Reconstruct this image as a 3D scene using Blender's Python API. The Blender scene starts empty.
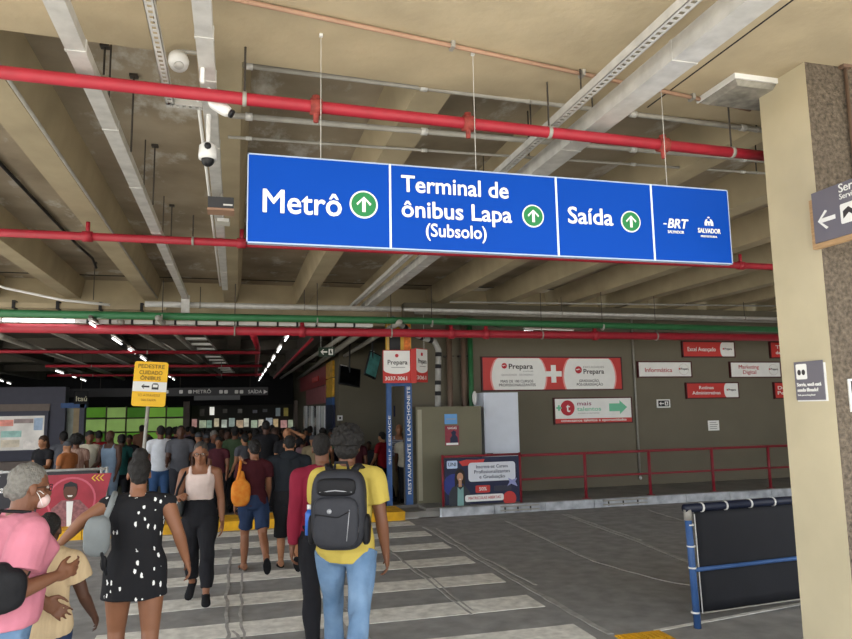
import bpy, math, random
import numpy as np
from mathutils import Vector, Matrix, noise

# ------------------------------------------------------------------ camera
# image frame 852 x 639; focal length, roll and pitch solved from the two horizontal vanishing points
CX, CY, FOC = 426.0, 319.5, 695.0
CAM = np.array([0.0, 0.0, 1.9])
_v1 = np.array([235 - CX, 412 - CY, FOC]); _v2 = np.array([2980 - CX, 365 - CY, FOC])
_Y = _v1 / np.linalg.norm(_v1); _X = _v2 - _Y * (_v2 @ _Y); _X /= np.linalg.norm(_X); _Z = np.cross(_X, _Y)
RW = np.array([_X, _Y, _Z])            # world axes in camera space (right, down, forward)
scene = bpy.context.scene
col = scene.collection
cam_d = bpy.data.cameras.new('camera'); cam_d.sensor_width = 36.0; cam_d.lens = FOC / 852.0 * 36.0
cam_d.clip_start = 0.05; cam_d.clip_end = 400
cam_o = bpy.data.objects.new('camera', cam_d); col.objects.link(cam_o); scene.camera = cam_o
_r, _u, _b = RW[:, 0], -RW[:, 1], -RW[:, 2]
cam_o.matrix_world = Matrix(((_r[0], _u[0], _b[0], CAM[0]), (_r[1], _u[1], _b[1], CAM[1]), (_r[2], _u[2], _b[2], CAM[2]), (0, 0, 0, 1)))

# ------------------------------------------------------------------ light
world = bpy.data.worlds.new('world'); scene.world = world; world.use_nodes = True
_bg = world.node_tree.nodes['Background']; _bg.inputs[0].default_value = (0.90, 0.95, 1.0, 1); _bg.inputs[1].default_value = 2.7
sun_d = bpy.data.lights.new('sun', 'SUN'); sun_d.energy = 10.5; sun_d.angle = math.radians(3); sun_d.color = (1.0, 0.95, 0.86)
sun_o = bpy.data.objects.new('sun', sun_d); col.objects.link(sun_o); sun_o.rotation_euler = (math.radians(28), math.radians(-22), 0)
scene.view_settings.view_transform = 'Standard'; scene.view_settings.look = 'None'
scene.view_settings.gamma = 1.0; scene.view_settings.use_curve_mapping = False
scene.view_settings.exposure = 0.60
scene.cycles.max_bounces = 8; scene.cycles.diffuse_bounces = 5

# ------------------------------------------------------------------ helpers
def ray(u, v): return RW @ np.array([u - CX, v - CY, FOC])
def onY(u, v, y): d = ray(u, v); return Vector(CAM + d * (y / d[1]))
def onZ(u, v, z): d = ray(u, v); return Vector(CAM + d * ((z - CAM[2]) / d[2]))
def onX(u, v, x): d = ray(u, v); return Vector(CAM + d * (x / d[0]))
R = math.radians
rng = random.Random(7)

def lin(c):
    if isinstance(c, str): c = tuple(int(c[i:i + 2], 16) / 255 for i in (0, 2, 4))
    return tuple((x / 12.92 if x <= 0.04045 else ((x + 0.055) / 1.055) ** 2.4) for x in c)

_mats = {}
def mat(name, c, rough=0.6, metal=0.0, vary=0.12, vscale=6.0, bump=0.0, bscale=40.0, emit=0.0, spec=0.4, c2=None, stretch=None, alpha=1.0):
    """procedural principled material: base colour broken up by noise, optional fine relief"""
    if name in _mats: return _mats[name]
    m = bpy.data.materials.new(name); m.use_nodes = True; nt = m.node_tree; N = nt.nodes; L = nt.links
    b = N['Principled BSDF']; base = lin(c)
    b.inputs['Roughness'].default_value = rough; b.inputs['Metallic'].default_value = metal
    b.inputs['Specular IOR Level'].default_value = spec
    tc = N.new('ShaderNodeTexCoord'); src = tc.outputs['Object']
    if stretch:
        mp = N.new('ShaderNodeMapping'); mp.inputs['Scale'].default_value = stretch; L.new(src, mp.inputs[0]); src = mp.outputs[0]
    if vary > 0 or c2 is not None:
        nz = N.new('ShaderNodeTexNoise'); nz.inputs['Scale'].default_value = vscale; nz.inputs['Detail'].default_value = 5; L.new(src, nz.inputs['Vector'])
        rp = N.new('ShaderNodeValToRGB'); rp.color_ramp.elements[0].position = 0.3; rp.color_ramp.elements[1].position = 0.7
        lo = tuple(x * (1 - vary) for x in base) if c2 is None else lin(c2)
        hi = tuple(min(1, x * (1 + vary)) for x in base)
        rp.color_ramp.elements[0].color = (*lo, 1); rp.color_ramp.elements[1].color = (*hi, 1)
        L.new(nz.outputs['Fac'], rp.inputs[0]); L.new(rp.outputs[0], b.inputs['Base Color'])
        if emit: L.new(rp.outputs[0], b.inputs['Emission Color'])
    else:
        b.inputs['Base Color'].default_value = (*base, 1); b.inputs['Emission Color'].default_value = (*base, 1)
    if emit: b.inputs['Emission Strength'].default_value = emit
    if bump > 0:
        n2 = N.new('ShaderNodeTexNoise'); n2.inputs['Scale'].default_value = bscale; n2.inputs['Detail'].default_value = 4; L.new(src, n2.inputs['Vector'])
        bp = N.new('ShaderNodeBump'); bp.inputs['Strength'].default_value = bump; bp.inputs['Distance'].default_value = 0.02
        L.new(n2.outputs['Fac'], bp.inputs['Height']); L.new(bp.outputs[0], b.inputs['Normal'])
    _mats[name] = m; return m

class MB:
    """collects closed shapes into one mesh"""
    def __init__(s): s.v = []; s.f = []; s.mi = []; s.cur = 0
    def add(s, vs, fs):
        o = len(s.v); s.v += [tuple(p) for p in vs]; s.f += [tuple(i + o for i in f) for f in fs]; s.mi += [s.cur] * len(fs); return s
    def box(s, a, b, M=None):
        x0, y0, z0 = a; x1, y1, z1 = b
        vs = [Vector(p) for p in ((x0, y0, z0), (x1, y0, z0), (x1, y1, z0), (x0, y1, z0), (x0, y0, z1), (x1, y0, z1), (x1, y1, z1), (x0, y1, z1))]
        if M is not None: vs = [M @ p for p in vs]
        return s.add(vs, [(0, 3, 2, 1), (4, 5, 6, 7), (0, 1, 5, 4), (1, 2, 6, 5), (2, 3, 7, 6), (3, 0, 4, 7)])
    def cbox(s, c, sz, M=None):
        h = [x / 2 for x in sz]; a = (c[0] - h[0], c[1] - h[1], c[2] - h[2]); b = (c[0] + h[0], c[1] + h[1], c[2] + h[2]); return s.box(a, b, M)
    def rings(s, rs, flip=False):
        n = len(rs[0]); vs = [p for r in rs for p in r]; fs = []
        for i in range(len(rs) - 1):
            for j in range(n):
                k = (j + 1) % n; fs.append((i * n + j, i * n + k, (i + 1) * n + k, (i + 1) * n + j))
        fs.append(tuple(reversed(range(n)))); fs.append(tuple((len(rs) - 1) * n + j for j in range(n)))
        if flip: fs = [tuple(reversed(f)) for f in fs]
        return s.add(vs, fs)
    def tube(s, pts, r, n=10, rnd=False, flatten=None):
        """tube along points; r a number or list; rnd gives round ends; flatten = (axis, factor)"""
        pts = [Vector(p) for p in pts]
        if not isinstance(r, (list, tuple)): r = [r] * len(pts)
        r = list(r)
        if rnd:
            d0 = (pts[0] - pts[1]).normalized(); d1 = (pts[-1] - pts[-2]).normalized(); p0, p1, r0, r1 = pts[0], pts[-1], r[0], r[-1]
            pre = [(p0 + d0 * r0 * c, r0 * q) for c, q in ((.97, .2), (.82, .57), (.5, .866))]
            pos = [(p1 + d1 * r1 * c, r1 * q) for c, q in ((.5, .866), (.82, .57), (.97, .2))]
            pts = [p for p, _ in pre] + pts + [p for p, _ in pos]; r = [q for _, q in pre] + r + [q for _, q in pos]
        T = []
        for i in range(len(pts)):
            a = pts[max(i - 1, 0)]; b = pts[min(i + 1, len(pts) - 1)]; T.append((b - a).normalized())
        up = Vector((0, 0, 1)) if abs(T[0].z) < .9 else Vector((0, 1, 0))
        X = T[0].cross(up).normalized(); rs = []
        for i, p in enumerate(pts):
            X = (X - T[i] * X.dot(T[i])).normalized(); Yv = T[i].cross(X); ring = []
            for j in range(n):
                a = 2 * math.pi * j / n; o = (X * math.cos(a) + Yv * math.sin(a)) * r[i]
                if flatten: ax = Vector(flatten[0]); o = o - ax * o.dot(ax) * (1 - flatten[1])
                ring.append(p + o)
            rs.append(ring)
        return s.rings(rs)
    def ell(s, c, rad, M=None, n=14, m=9, e=1.0):
        """ellipsoid (e = 1) or rounded box (e about 0.35)"""
        c = Vector(c); rs = []; pw = lambda x: math.copysign(abs(x) ** e, x)
        for i in range(m):
            t = -math.pi / 2 + math.pi * (i + .5 * 0 + .12 + (i / (m - 1)) * 0) / (m - 1 + .24)
            ring = []
            for j in range(n):
                a = 2 * math.pi * (j + .5) / n
                p = Vector((pw(math.cos(t)) * pw(math.cos(a)) * rad[0], pw(math.cos(t)) * pw(math.sin(a)) * rad[1], pw(math.sin(t)) * rad[2]))
                if M is not None: p = M @ p
                ring.append(c + p)
            rs.append(ring)
        return s.rings(rs)
    def prism(s, poly, d, M=None):
        """extrude a polygon in local x,y by d along local z"""
        n = len(poly); vs = [Vector((x, y, 0)) for x, y in poly] + [Vector((x, y, d)) for x, y in poly]
        if M is not None: vs = [M @ p for p in vs]
        return s.add(vs, [tuple(reversed(range(n))), tuple(range(n, 2 * n))] + [(i, (i + 1) % n, n + (i + 1) % n, n + i) for i in range(n)])
    def build(s, name, m, parent=None, smooth=False):
        me = bpy.data.meshes.new(name); me.from_pydata(s.v, [], s.f); me.update()
        for x in (m if isinstance(m, (list, tuple)) else [m]): me.materials.append(x)
        if any(s.mi): me.polygons.foreach_set('material_index', s.mi)
        if smooth: me.polygons.foreach_set('use_smooth', [True] * len(me.polygons))
        o = bpy.data.objects.new(name, me); col.objects.link(o)
        adopt(o, parent)
        return o

def adopt(o, parent):
    if parent is not None:
        o.parent = parent; o.matrix_parent_inverse = Matrix.Translation(parent.location).inverted()
    return o
def tag(o, label, cat, group=None, kind=None):
    o['label'] = label
    if cat: o['category'] = cat
    if group: o['group'] = group
    if kind: o['kind'] = kind
    return o
def thing(name, label, cat, loc=(0, 0, 0), group=None):
    o = bpy.data.objects.new(name, None); col.objects.link(o); o.location = loc; o.empty_display_size = .1
    return tag(o, label, cat, group)
def struct(name, mb, m, label=None, parent=None):
    o = mb.build(name, m, parent)
    if parent is None:
        o['kind'] = 'structure'
        if label: o['label'] = label
    return o
def box(name, a, b, m, parent=None, rel=None):
    mb = MB()
    if rel is not None: a = [a[i] - rel[i] for i in range(3)]; b = [b[i] - rel[i] for i in range(3)]
    return mb.box(a, b).build(name, m, parent)
def dup(o, parent=None):
    c = o.copy(); col.objects.link(c); c.parent = parent
    for ch in list(o.children): dup(ch, c)
    return c

FRONT = Matrix.Rotation(R(90), 4, 'X')                       # lettering facing -Y
LEFT = Matrix.Rotation(R(-90), 4, 'Z') @ FRONT               # lettering facing -X
def text(s, size, loc, m, parent=None, ali='CENTER', bold=0.0, rot=FRONT, shear=0.0, width=None, name='lettering', ext=0.0015, line=1.0):
    cu = bpy.data.curves.new(name, 'FONT'); cu.body = s; cu.size = size; cu.align_x = ali; cu.align_y = 'CENTER'
    cu.offset = 0; cu.extrude = ext; cu.shear = shear; cu.resolution_u = 3; cu.space_line = line
    t = bpy.data.objects.new('tmp', cu); me = bpy.data.meshes.new_from_object(t); bpy.data.objects.remove(t)
    if bold > 0 and len(me.vertices):                       # heavier strokes: the glyphs repeated a hair's breadth around themselves
        b_ = bold * size * .8; V0 = [v.co.copy() for v in me.vertices]; F0 = [tuple(p.vertices) for p in me.polygons]; VV, FF = list(V0), list(F0)
        for k in range(6): o = Vector((b_ * math.cos(k * math.pi / 3), b_ * math.sin(k * math.pi / 3), (k + 1) * .00025)); n0 = len(VV); VV += [v + o for v in V0]; FF += [tuple(i + n0 for i in f) for f in F0]
        me2 = bpy.data.meshes.new(name); me2.from_pydata(VV, [], FF); bpy.data.meshes.remove(me); me = me2
    sx = 1.0
    if width and len(me.vertices):
        xs = [v.co.x for v in me.vertices]; sx = width / (max(xs) - min(xs))
    me.transform(Matrix.Translation(Vector(loc)) @ rot @ Matrix.Diagonal((sx, 1, 1, 1)))
    me.materials.clear(); me.materials.append(m); me.name = name
    o = bpy.data.objects.new(name, me); col.objects.link(o)
    return adopt(o, parent)
def plate(name, poly, loc, d, m, parent, rot=FRONT):
    """flat shape standing d proud of the surface at loc"""
    return MB().prism(poly, d, Matrix.Translation(Vector(loc)) @ rot).build(name, m, parent)
def circ(r, n=28, cx=0, cy=0, sy=1.0): return [(cx + r * math.cos(2 * math.pi * i / n), cy + sy * r * math.sin(2 * math.pi * i / n)) for i in range(n)]
def rrect(w, h, r, n=5):
    p = []
    for cx, cy, a0 in ((w / 2 - r, h / 2 - r, 0), (-w / 2 + r, h / 2 - r, 90), (-w / 2 + r, -h / 2 + r, 180), (w / 2 - r, -h / 2 + r, 270)):
        for i in range(n + 1): a = R(a0 + 90 * i / n); p.append((cx + r * math.cos(a), cy + r * math.sin(a)))
    return p
def arrow(l, w, t, up=True):
    p = [(-t / 2, -l / 2), (t / 2, -l / 2), (t / 2, l * .28), (w / 2 - t * .35, l * .28 - w * .42 + t * .2), (w / 2, l * .28 - w * .42 + t * .75), (0, l / 2), (-w / 2, l * .28 - w * .42 + t * .75), (-w / 2 + t * .35, l * .28 - w * .42 + t * .2), (-t / 2, l * .28)]
    return p
def turn(poly, a):
    c, s_ = math.cos(R(a)), math.sin(R(a)); return [(x * c - y * s_, x * s_ + y * c) for x, y in poly]

# ------------------------------------------------------------------ materials
CONC = mat('painted_concrete_beige', 'b0a286', .85, vary=.16, vscale=1.6, bump=.2, bscale=14)
RIBM = mat('rib_concrete', 'a99c80', .85, vary=.12, vscale=2.0, bump=.12, bscale=14)
SLABM = mat('slab_concrete_stained', 'a09480', .9, vary=.12, vscale=1.2, bump=.1, c2='7d725f')
HALLC = mat('hall_ceiling_grey', '57524a', .9, vary=.2, vscale=1.0)
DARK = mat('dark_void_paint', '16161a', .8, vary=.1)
ASPH = mat('asphalt', '8d8c8a', .88, vary=.2, vscale=5.0, bump=.35, bscale=160)
PAINTW = mat('worn_white_road_paint', 'eae8e0', .8, vary=.05, vscale=9, c2='c2c0b8', bump=.15, bscale=90)
SEAM = mat('old_road_seam', 'a19f9b', .9, vary=.2, vscale=10, bump=.3, bscale=90)
YELK = mat('yellow_kerb_paint', 'e0a916', .75, vary=.15, vscale=5, c2='b88a1c', bump=.1)
KERBW = mat('white_kerb_paint', 'b9bcc0', .85, vary=.15, vscale=6, c2='8e9196', bump=.2)
PAVE = mat('pavement_concrete', '75726c', .9, vary=.15, vscale=3, bump=.2, bscale=80)
HFLOOR = mat('hall_floor_grey', '5f5b57', .6, vary=.12, vscale=2)
WALLO = mat('olive_grey_wall_paint', '6a6455', .85, vary=.06, vscale=1.2, bump=.05)
OLIVE = mat('olive_cabinet_paint', '706c58', .7, vary=.06, vscale=2)
GALV = mat('galvanised_steel', 'c0bfbb', .55, .15, vary=.14, vscale=9, bump=.05)
GALVD = mat('grey_conduit', '9a978f', .55, .15, vary=.12, vscale=9)
REDP = mat('red_pipe_paint', '9e1f2f', .55, vary=.10, vscale=9, spec=.5)
GREENP = mat('green_pipe_paint', '2c683f', .5, vary=.10, vscale=8)
BROWNP = mat('brown_pipe_paint', '6a5648', .6, vary=.1)
PINKC = mat('pinkish_conduit', 'a3826c', .7, vary=.1)
BLACK = mat('black_plastic', '17171a', .5, vary=.1)
WHITE = mat('white_plastic', 'dcdcda', .45, vary=.04)
WPAINT = mat('white_sign_paint', 'e6e6e2', .5, vary=.03)
RODM = mat('steel_rod', '4a4540', .6, .5, vary=.1)
BLUES = mat('blue_sign_vinyl', '003f9e', .6, vary=.03, vscale=2, spec=.12)
GREENS = mat('green_sign_disc', '0b743b', .4, vary=.02)
REDS = mat('red_sign_vinyl', 'bf322c', .5, vary=.04)
MAROON = mat('maroon_vinyl', '8a1f2a', .5, vary=.05)
TXTD = mat('dark_grey_print', '3a3536', .6, vary=0)
TXTG = mat('pale_grey_print', '9a9896', .6, vary=0)
TXTR = mat('red_print', 'b82a35', .6, vary=0)
NAVY = mat('navy_vinyl', '141a3c', .55, vary=.08, vscale=4)
POSTB = mat('blue_post_paint', '35578a', .55, vary=.15, vscale=8)
TARP = mat('black_tarpaulin', '0d0f17', .75, vary=.12, vscale=4, bump=.25, bscale=5)
YELS = mat('yellow_sign_vinyl', 'f2bd0c', .45, vary=.03)
GREYS = mat('grey_sign_vinyl', '6b6870', .5, vary=.04)
WOODM = mat('wooden_sign_backing', 'b08f68', .7, vary=.15, vscale=12, stretch=(1, 1, 8))
TUBE = mat('lit_tube', 'ffffff', .4, vary=0, emit=3.5)
GLASSD = mat('dark_screen_glass', '0b0d10', .15, vary=0, spec=.6)
TEAL = mat('teal_screen', '4f8a86', .4, vary=.3, vscale=6)
TXTW = WPAINT
# ================================================================== THE SETTING
SOF = 4.10                    # soffit of the front slab and underside of the ribs
# pale lime stains that have seeped through the slab
_n = SLABM.node_tree.nodes; _l = SLABM.node_tree.links; _b = _n['Principled BSDF']; _old = _b.inputs['Base Color'].links[0].from_socket
_tc = _n.new('ShaderNodeTexCoord'); _mp = _n.new('ShaderNodeMapping'); _mp.inputs['Scale'].default_value = (1.6, .8, 1); _l.new(_tc.outputs['Object'], _mp.inputs[0]); _nz = _n.new('ShaderNodeTexNoise'); _nz.inputs['Scale'].default_value = 1.6; _nz.inputs['Detail'].default_value = 9; _nz.inputs['Roughness'].default_value = .65; _l.new(_mp.outputs[0], _nz.inputs['Vector'])
_rp = _n.new('ShaderNodeValToRGB'); _rp.color_ramp.elements[0].position = .56; _rp.color_ramp.elements[1].position = .70; _l.new(_nz.outputs['Fac'], _rp.inputs[0]); _mx = _n.new('ShaderNodeMixRGB'); _l.new(_rp.outputs[0], _mx.inputs[0]); _l.new(_old, _mx.inputs[1]); _mx.inputs[2].default_value = (.55, .53, .48, 1); _l.new(_mx.outputs[0], _b.inputs['Base Color'])
# ---- ground
g = MB(); g.box((-60, -60, -.3), (40, 12.1, 0)); floor = struct('floor', g, ASPH, 'dark grey asphalt bus lane with a zebra crossing')
g = MB(); g.box((-60, -60, -.05), (60, -1.2, .02)); struct('floor_bounce_back', g, mat('pale_bounce_concrete', 'b5b0a6', .9, vary=.08, vscale=1), 'pale unseen ground added behind the camera to bounce sunlight')  # pale slab added out of view, bouncing sunlight up to the soffit
g = MB(); g.box((-60, -1.2, -.05), (-8, 11.9, .02)); struct('floor_bounce_left', g, mat('pale_bounce_concrete', 'b5b0a6'), 'pale unseen ground added left of the roof to bounce sunlight in')  # unseen pale slab added close to the roof to brighten the left side
g = MB(); g.box((-60, 12.1, -.9), (-12, 60, -.02)); struct('floor_outside', g, PAVE, 'open paved ground beside the terminal')
for k in range(-3, 7):                                        # zebra stripes, 1 m apart
    y0 = 5.43 + k * 1.0; mb = MB(); n = 14; xs = [-1.12 + (4.02) * i / n for i in range(n + 1)]
    jt = lambda: rng.uniform(-.012, .012)
    lo = [(x, y0 + jt()) for x in xs]; hi = [(x, y0 + .42 + jt()) for x in reversed(xs)]
    mb.prism(lo + hi, .004, Matrix.Translation((0, 0, 0))); mb.build('crossing_stripe', PAINTW, floor)
def seam(pts, w, name='tar_seam', m=SEAM):
    """slightly raised ragged strip on the road"""
    P = []; 
    for (a, b) in zip(pts[:-1], pts[1:]):
        n = max(2, int((Vector(b) - Vector(a)).length / .12))
        P += [Vector(a).lerp(Vector(b), i / n) for i in range(n)]
    P.append(Vector(pts[-1])); Lf, Rt = [], []
    for i, p in enumerate(P):
        t = (P[min(i + 1, len(P) - 1)] - P[max(i - 1, 0)]).normalized(); nn = Vector((-t.y, t.x)); o = noise.noise(Vector((p.x * 3, p.y * 3, 2))) * .03
        ww = w * (.6 + .7 * abs(noise.noise(Vector((p.x * 7, p.y * 7, 5))))) 
        Lf.append(p + nn * (o + ww)); Rt.append(p + nn * (o - ww))
    mb = MB()
    for i in range(len(P) - 1):
        q = [Lf[i], Lf[i + 1], Rt[i + 1], Rt[i]]
        mb.prism([(v.x, v.y) for v in reversed(q)], .0055)
    return mb.build(name, m, floor)
for pts, w in ([[(3.0, 11.2), (3.02, 8.0), (3.06, 5.5)], .03], [[(3.13, 11.0), (3.1, 8.6), (3.15, 7.2)], .016], [[(4.45, 11.3), (4.35, 9.0), (4.3, 8.0)], .026], [[(4.3, 8.0), (4.5, 7.0), (4.8, 6.4)], .012],
               [[(5.65, 11.6), (5.5, 9.0), (5.3, 7.2)], .03], [[(5.72, 11.6), (5.58, 9.0)], .012], [[(7.3, 11.5), (7.0, 9.0)], .014], [[(2.05, 9.9), (2.1, 8.0), (2.15, 6.4)], .014], [[(2.16, 8.4), (2.2, 6.5)], .01],
               [[(.93, 9.2), (.95, 7.0), (.98, 4.8)], .03], [[(1.08, 9.0), (1.08, 7.0), (1.12, 4.8)], .03], [[(-.02, 10.5), (-.05, 8.0), (-.02, 5.5)], .016], [[(.12, 9.0), (.08, 7.0), (.12, 5.5)], .012], [[(.0, 6.6), (.1, 6.2), (.0, 5.6)], .012]):
    seam(pts, w * 1.35)
# thin white edge line and yellow tactile corner by the barrier
mb = MB(); a = onZ(655, 631, 0); b = onZ(800, 604, 0); d = (b - a); b = a + d * 3
mb.prism([(a.x, a.y - .025), (b.x, b.y - .025), (b.x, b.y + .025), (a.x, a.y + .025)], .004); mb.build('edge_line', PAINTW, floor)
sw = MB(); sw.box((2.98, -6, 0), (14, 5.42, .015)); 
tact = thing('tactile_paving', 'yellow tactile paving strip at the near kerb corner', 'paving', (3.25, 5.1, 0))
for i in range(2):
    for j in range(3):
        x0 = 3.07 + i * .215; y0 = 4.8 + j * .215; t_ = MB().box((x0, y0, 0), (x0 + .205, y0 + .205, .012)).build('tile', YELK, tact)
        mb = MB()
        for k in range(4): mb.box((x0 + .02 + k * .047, y0 + .015, .012), (x0 + .045 + k * .047, y0 + .19, .018))
        mb.build('ridges', YELK, t_)
# ---- far pavement: right platform with white kerb, hall floor ramping down
mb = MB(); mb.box((3.3, 12.22, 0), (16, 13.9, .15)); struct('floor_platform', mb, PAVE, 'raised concrete platform behind the white kerb')
kb = thing('kerb', 'white painted kerb along the raised platform', 'kerb', (9, 12.15, 0)); kb['kind'] = 'structure'
x = 3.55; k = 0
while x < 15:
    l = 1.0; mb = MB(); mb.box((x, 12.1, -.02), (x + l - .012, 12.225, .148 + rng.uniform(-.006, .006))); mb.build('kerb_stone', KERBW, kb); x += l
for u0, u1, v in ((508, 545, 514), (618, 662, 509)):          # storm drain bars in the kerb
    a, b = onZ(u0, v, .04), onZ(u1, v - 3, .04)
    gr = thing('drain_grate', 'rusty drain grate set in the kerb ' + ('below the ad banner' if u0 < 600 else 'below the red railing posts'), 'grate', (a.x, 12.06, .0), 'kerb drains')
    for k in range(3):
        xx = a.x + (b.x - a.x) * (k + .5) / 3; MB().box((xx - .05, 12.075, .03), (xx - .03, 12.105, .13)).build('bar', RODM, gr)
    for z in (.04, .11): MB().box((a.x, 12.06, z), (b.x, 12.1, z + .022)).build('rail', GALVD, gr)
yk = thing('yellow_kerb', 'yellow painted kerb at the far end of the zebra crossing', 'kerb', (0, 12.2, 0)); yk['kind'] = 'structure'
for i in range(6):
    x0 = -3.25 + i * 1.02; MB().box((x0, 11.98, -.02), (x0 + 1.01, 12.75, .15 + rng.uniform(-.004, .004))).build('kerb_stone', YELK, yk)
def hz(y): return .15 if y < 12.75 else (.15 - .5 * min(1, (y - 12.75) / 4.0))
mb = MB(); ys = [12.75, 13.9, 16.75, 46]
for y0, y1 in zip(ys[:-1], ys[1:]):
    xr_ = 3.3 if y0 < 13.8 else 4.6
    q = [(-12, y0, hz(y0)), (xr_, y0, hz(y0)), (xr_, y1, hz(y1)), (-12, y1, hz(y1))]
    mb.add([Vector(p) for p in q] + [Vector(p) - Vector((0, 0, .5)) for p in q], [(0, 1, 2, 3), (7, 6, 5, 4), (0, 4, 5, 1), (1, 5, 6, 2), (2, 6, 7, 3), (3, 7, 4, 0)])
struct('floor_hall', mb, HFLOOR, 'grey floor of the hall sloping away behind the yellow kerb')
mb = MB(); mb.box((-12, 11.98, -.3), (-3.26, 12.75, .15)); struct('floor_left', mb, PAVE, 'grey pavement edge behind the ad banner')
mb = MB(); mb.prism([(2.87, 12.2), (3.55, 12.2), (3.55, 12.95), (2.87, 12.95)], .1); struct('floor_ramp', mb, PAVE, 'small dark dropped corner beside the white kerb')

# ---- roof over the lane: slab, ribs, front slab, end beam
mb = MB(); mb.box((-7, 3.6, 4.48), (18, 14.9, 4.79)); ceil = struct('ceiling', mb, SLABM, 'ribbed concrete roof over the bus lane')
mb = MB(); mb.prism([(-7, .2), (18, .2), (18, 5.2), (-7, 3.97)], .7, Matrix.Translation((0, 0, SOF))); fs_ = mb.build('front_slab', CONC, ceil)
for xj in (2.92, -.19):
    mb = MB(); mb.box((xj, .2, SOF - .002), (xj + .012, 4.32, SOF + .01)); mb.build('joint', DARK, fs_)
mb = MB(); mb.box((-14, 14.45, 3.66), (18, 14.9, 4.6)); mb.build('end_beam', RIBM, ceil)
for xr in (-5.8, -4.4, -3.02, -1.63, -.12, 1.31, 2.72, 4.16, 5.55, 6.97, 8.3, 9.65, 11.0, 12.4, 13.8, 15.2, 16.6):
    mb = MB(); b, t = .125, .2
    p = [(xr - b, SOF + .004), (xr + b, SOF + .004), (xr + t, 4.5), (xr - t, 4.5)]
    for nm in ('roof_rib',):
        ring = lambda y: [Vector((x, y, z)) for x, z in p]
        mb.rings([ring(3.7), ring(14.5)]); mb.build(nm, RIBM, ceil)
for x0, y, w in ((-7, 13.9, 25),):                            # dark cast joint across the bays
    mb = MB(); mb.box((x0, y, 4.472), (x0 + w, y + .05, 4.485)); mb.build('joint', DARK, ceil)
# ---- hall roof
mb = MB(); mb.box((-14, 14.9, 3.8), (4.8, 36, 4.0)); hc = struct('ceiling_hall', mb, HALLC, 'dark ceiling of the hall beyond')
for x in (-11.5, -8.6, -5.8, -3.0, -.2, 1.6): MB().box((x, 14.9, 3.5), (x + .3, 35, 3.82)).build('beam', HALLC, hc)
for y in (19, 24, 29): MB().box((-14, y, 3.55), (2.7, y + .35, 3.82)).build('beam', HALLC, hc)
# ---- walls
mb = MB(); mb.box((3.36, 13.9, -.5), (18, 14.15, 4.099)); wr = struct('wall_back', mb, WALLO, 'olive grey wall carrying the course signs')
mb = MB(); mb.box((2.8, 19.7, -.5), (3.0, 36, 3.8)); mb.box((3.0, 19.5, -.5), (4.6, 19.7, 3.8)); mb.box((2.8, 19.5, -.5), (3.0, 19.7, 3.8)); mb.box((4.4, 14.15, -.5), (4.6, 19.5, 3.8)); struct('wall_passage', mb, WALLO, 'dark olive wall of the recess behind the hanging screens')
mb = MB(); mb.box((17.8, -2, -.3), (18, 14, 4.2)); struct('wall_right', mb, WALLO, 'plain wall closing the lane on the right')
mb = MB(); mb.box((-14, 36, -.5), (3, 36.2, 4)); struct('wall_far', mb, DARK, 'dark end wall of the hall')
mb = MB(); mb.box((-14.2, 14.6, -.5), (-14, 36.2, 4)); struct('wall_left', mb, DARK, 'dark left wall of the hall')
cols = []
# ---- the pillar on the right
mb = MB(); px0, py0, py1 = 3.54, 3.47, 3.885
mb.box((px0, py0, 0), (px0 + 1.1, py1, SOF)); pil = None
ROUGH = mat('stippled_brown_render', '5d5347', .95, vary=.5, vscale=38, bump=1.0, bscale=60)
PILM = mat('smooth_cream_pillar_paint', 'b9ae92', .8, vary=.08, vscale=2.2, bump=.10, bscale=9)
me_mi = [1 if i == 2 else 0 for i in range(6)]
mb.mi = me_mi; pil = mb.build('pillar', [PILM, ROUGH]); pil['kind'] = 'structure'; pil['label'] = 'square concrete pillar, smooth cream side and stippled brown front'

# ================================================================== SERVICES UNDER THE ROOF
def hanger_rods(root, pts, r=.006, nm='hanger_rod'):
    for p, q in pts: MB().tube([p, q], r, 6).build(nm, RODM, root)
# red front pipe
rp = thing('sprinkler_pipe', 'long red fire pipe crossing above the blue sign', 'pipe', (1, 4.12, 3.7), 'red fire pipes')
zA, zB = 3.86, 3.72
pz = lambda x: 3.785 - .0135 * (x + 1.25)
MB().tube([(-6, 4.12, pz(-6)), (8, 4.12, pz(8))], .038, 14).build('pipe', REDP, rp, True)
for u, v in ((316, 104), (468, 124), (663, 147)):
    c = onY(u, v, 4.12); mb = MB(); mb.tube([(c.x - .035, 4.12, pz(c.x)), (c.x + .035, 4.12, pz(c.x))], .052, 12); mb.tube([(c.x, 4.12, pz(c.x) + .07), (c.x, 4.12, pz(c.x) - .10)], [.025, .016], 8)
    mb.build('coupling', mat('rusty_red_fitting', '8d3a33', .7, vary=.3, vscale=30), rp, True)
for u in (244, 549, 730): 
    c = onY(u, 130, 4.12); MB().tube([(c.x, 4.12, pz(c.x)), (c.x, 4.12, SOF)], .007, 6).build('hanger_rod', RODM, rp)
    MB().tube([(c.x - .012, 4.12, pz(c.x)), (c.x + .012, 4.12, pz(c.x))], .044, 12).build('clamp', GALVD, rp, True)
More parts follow.
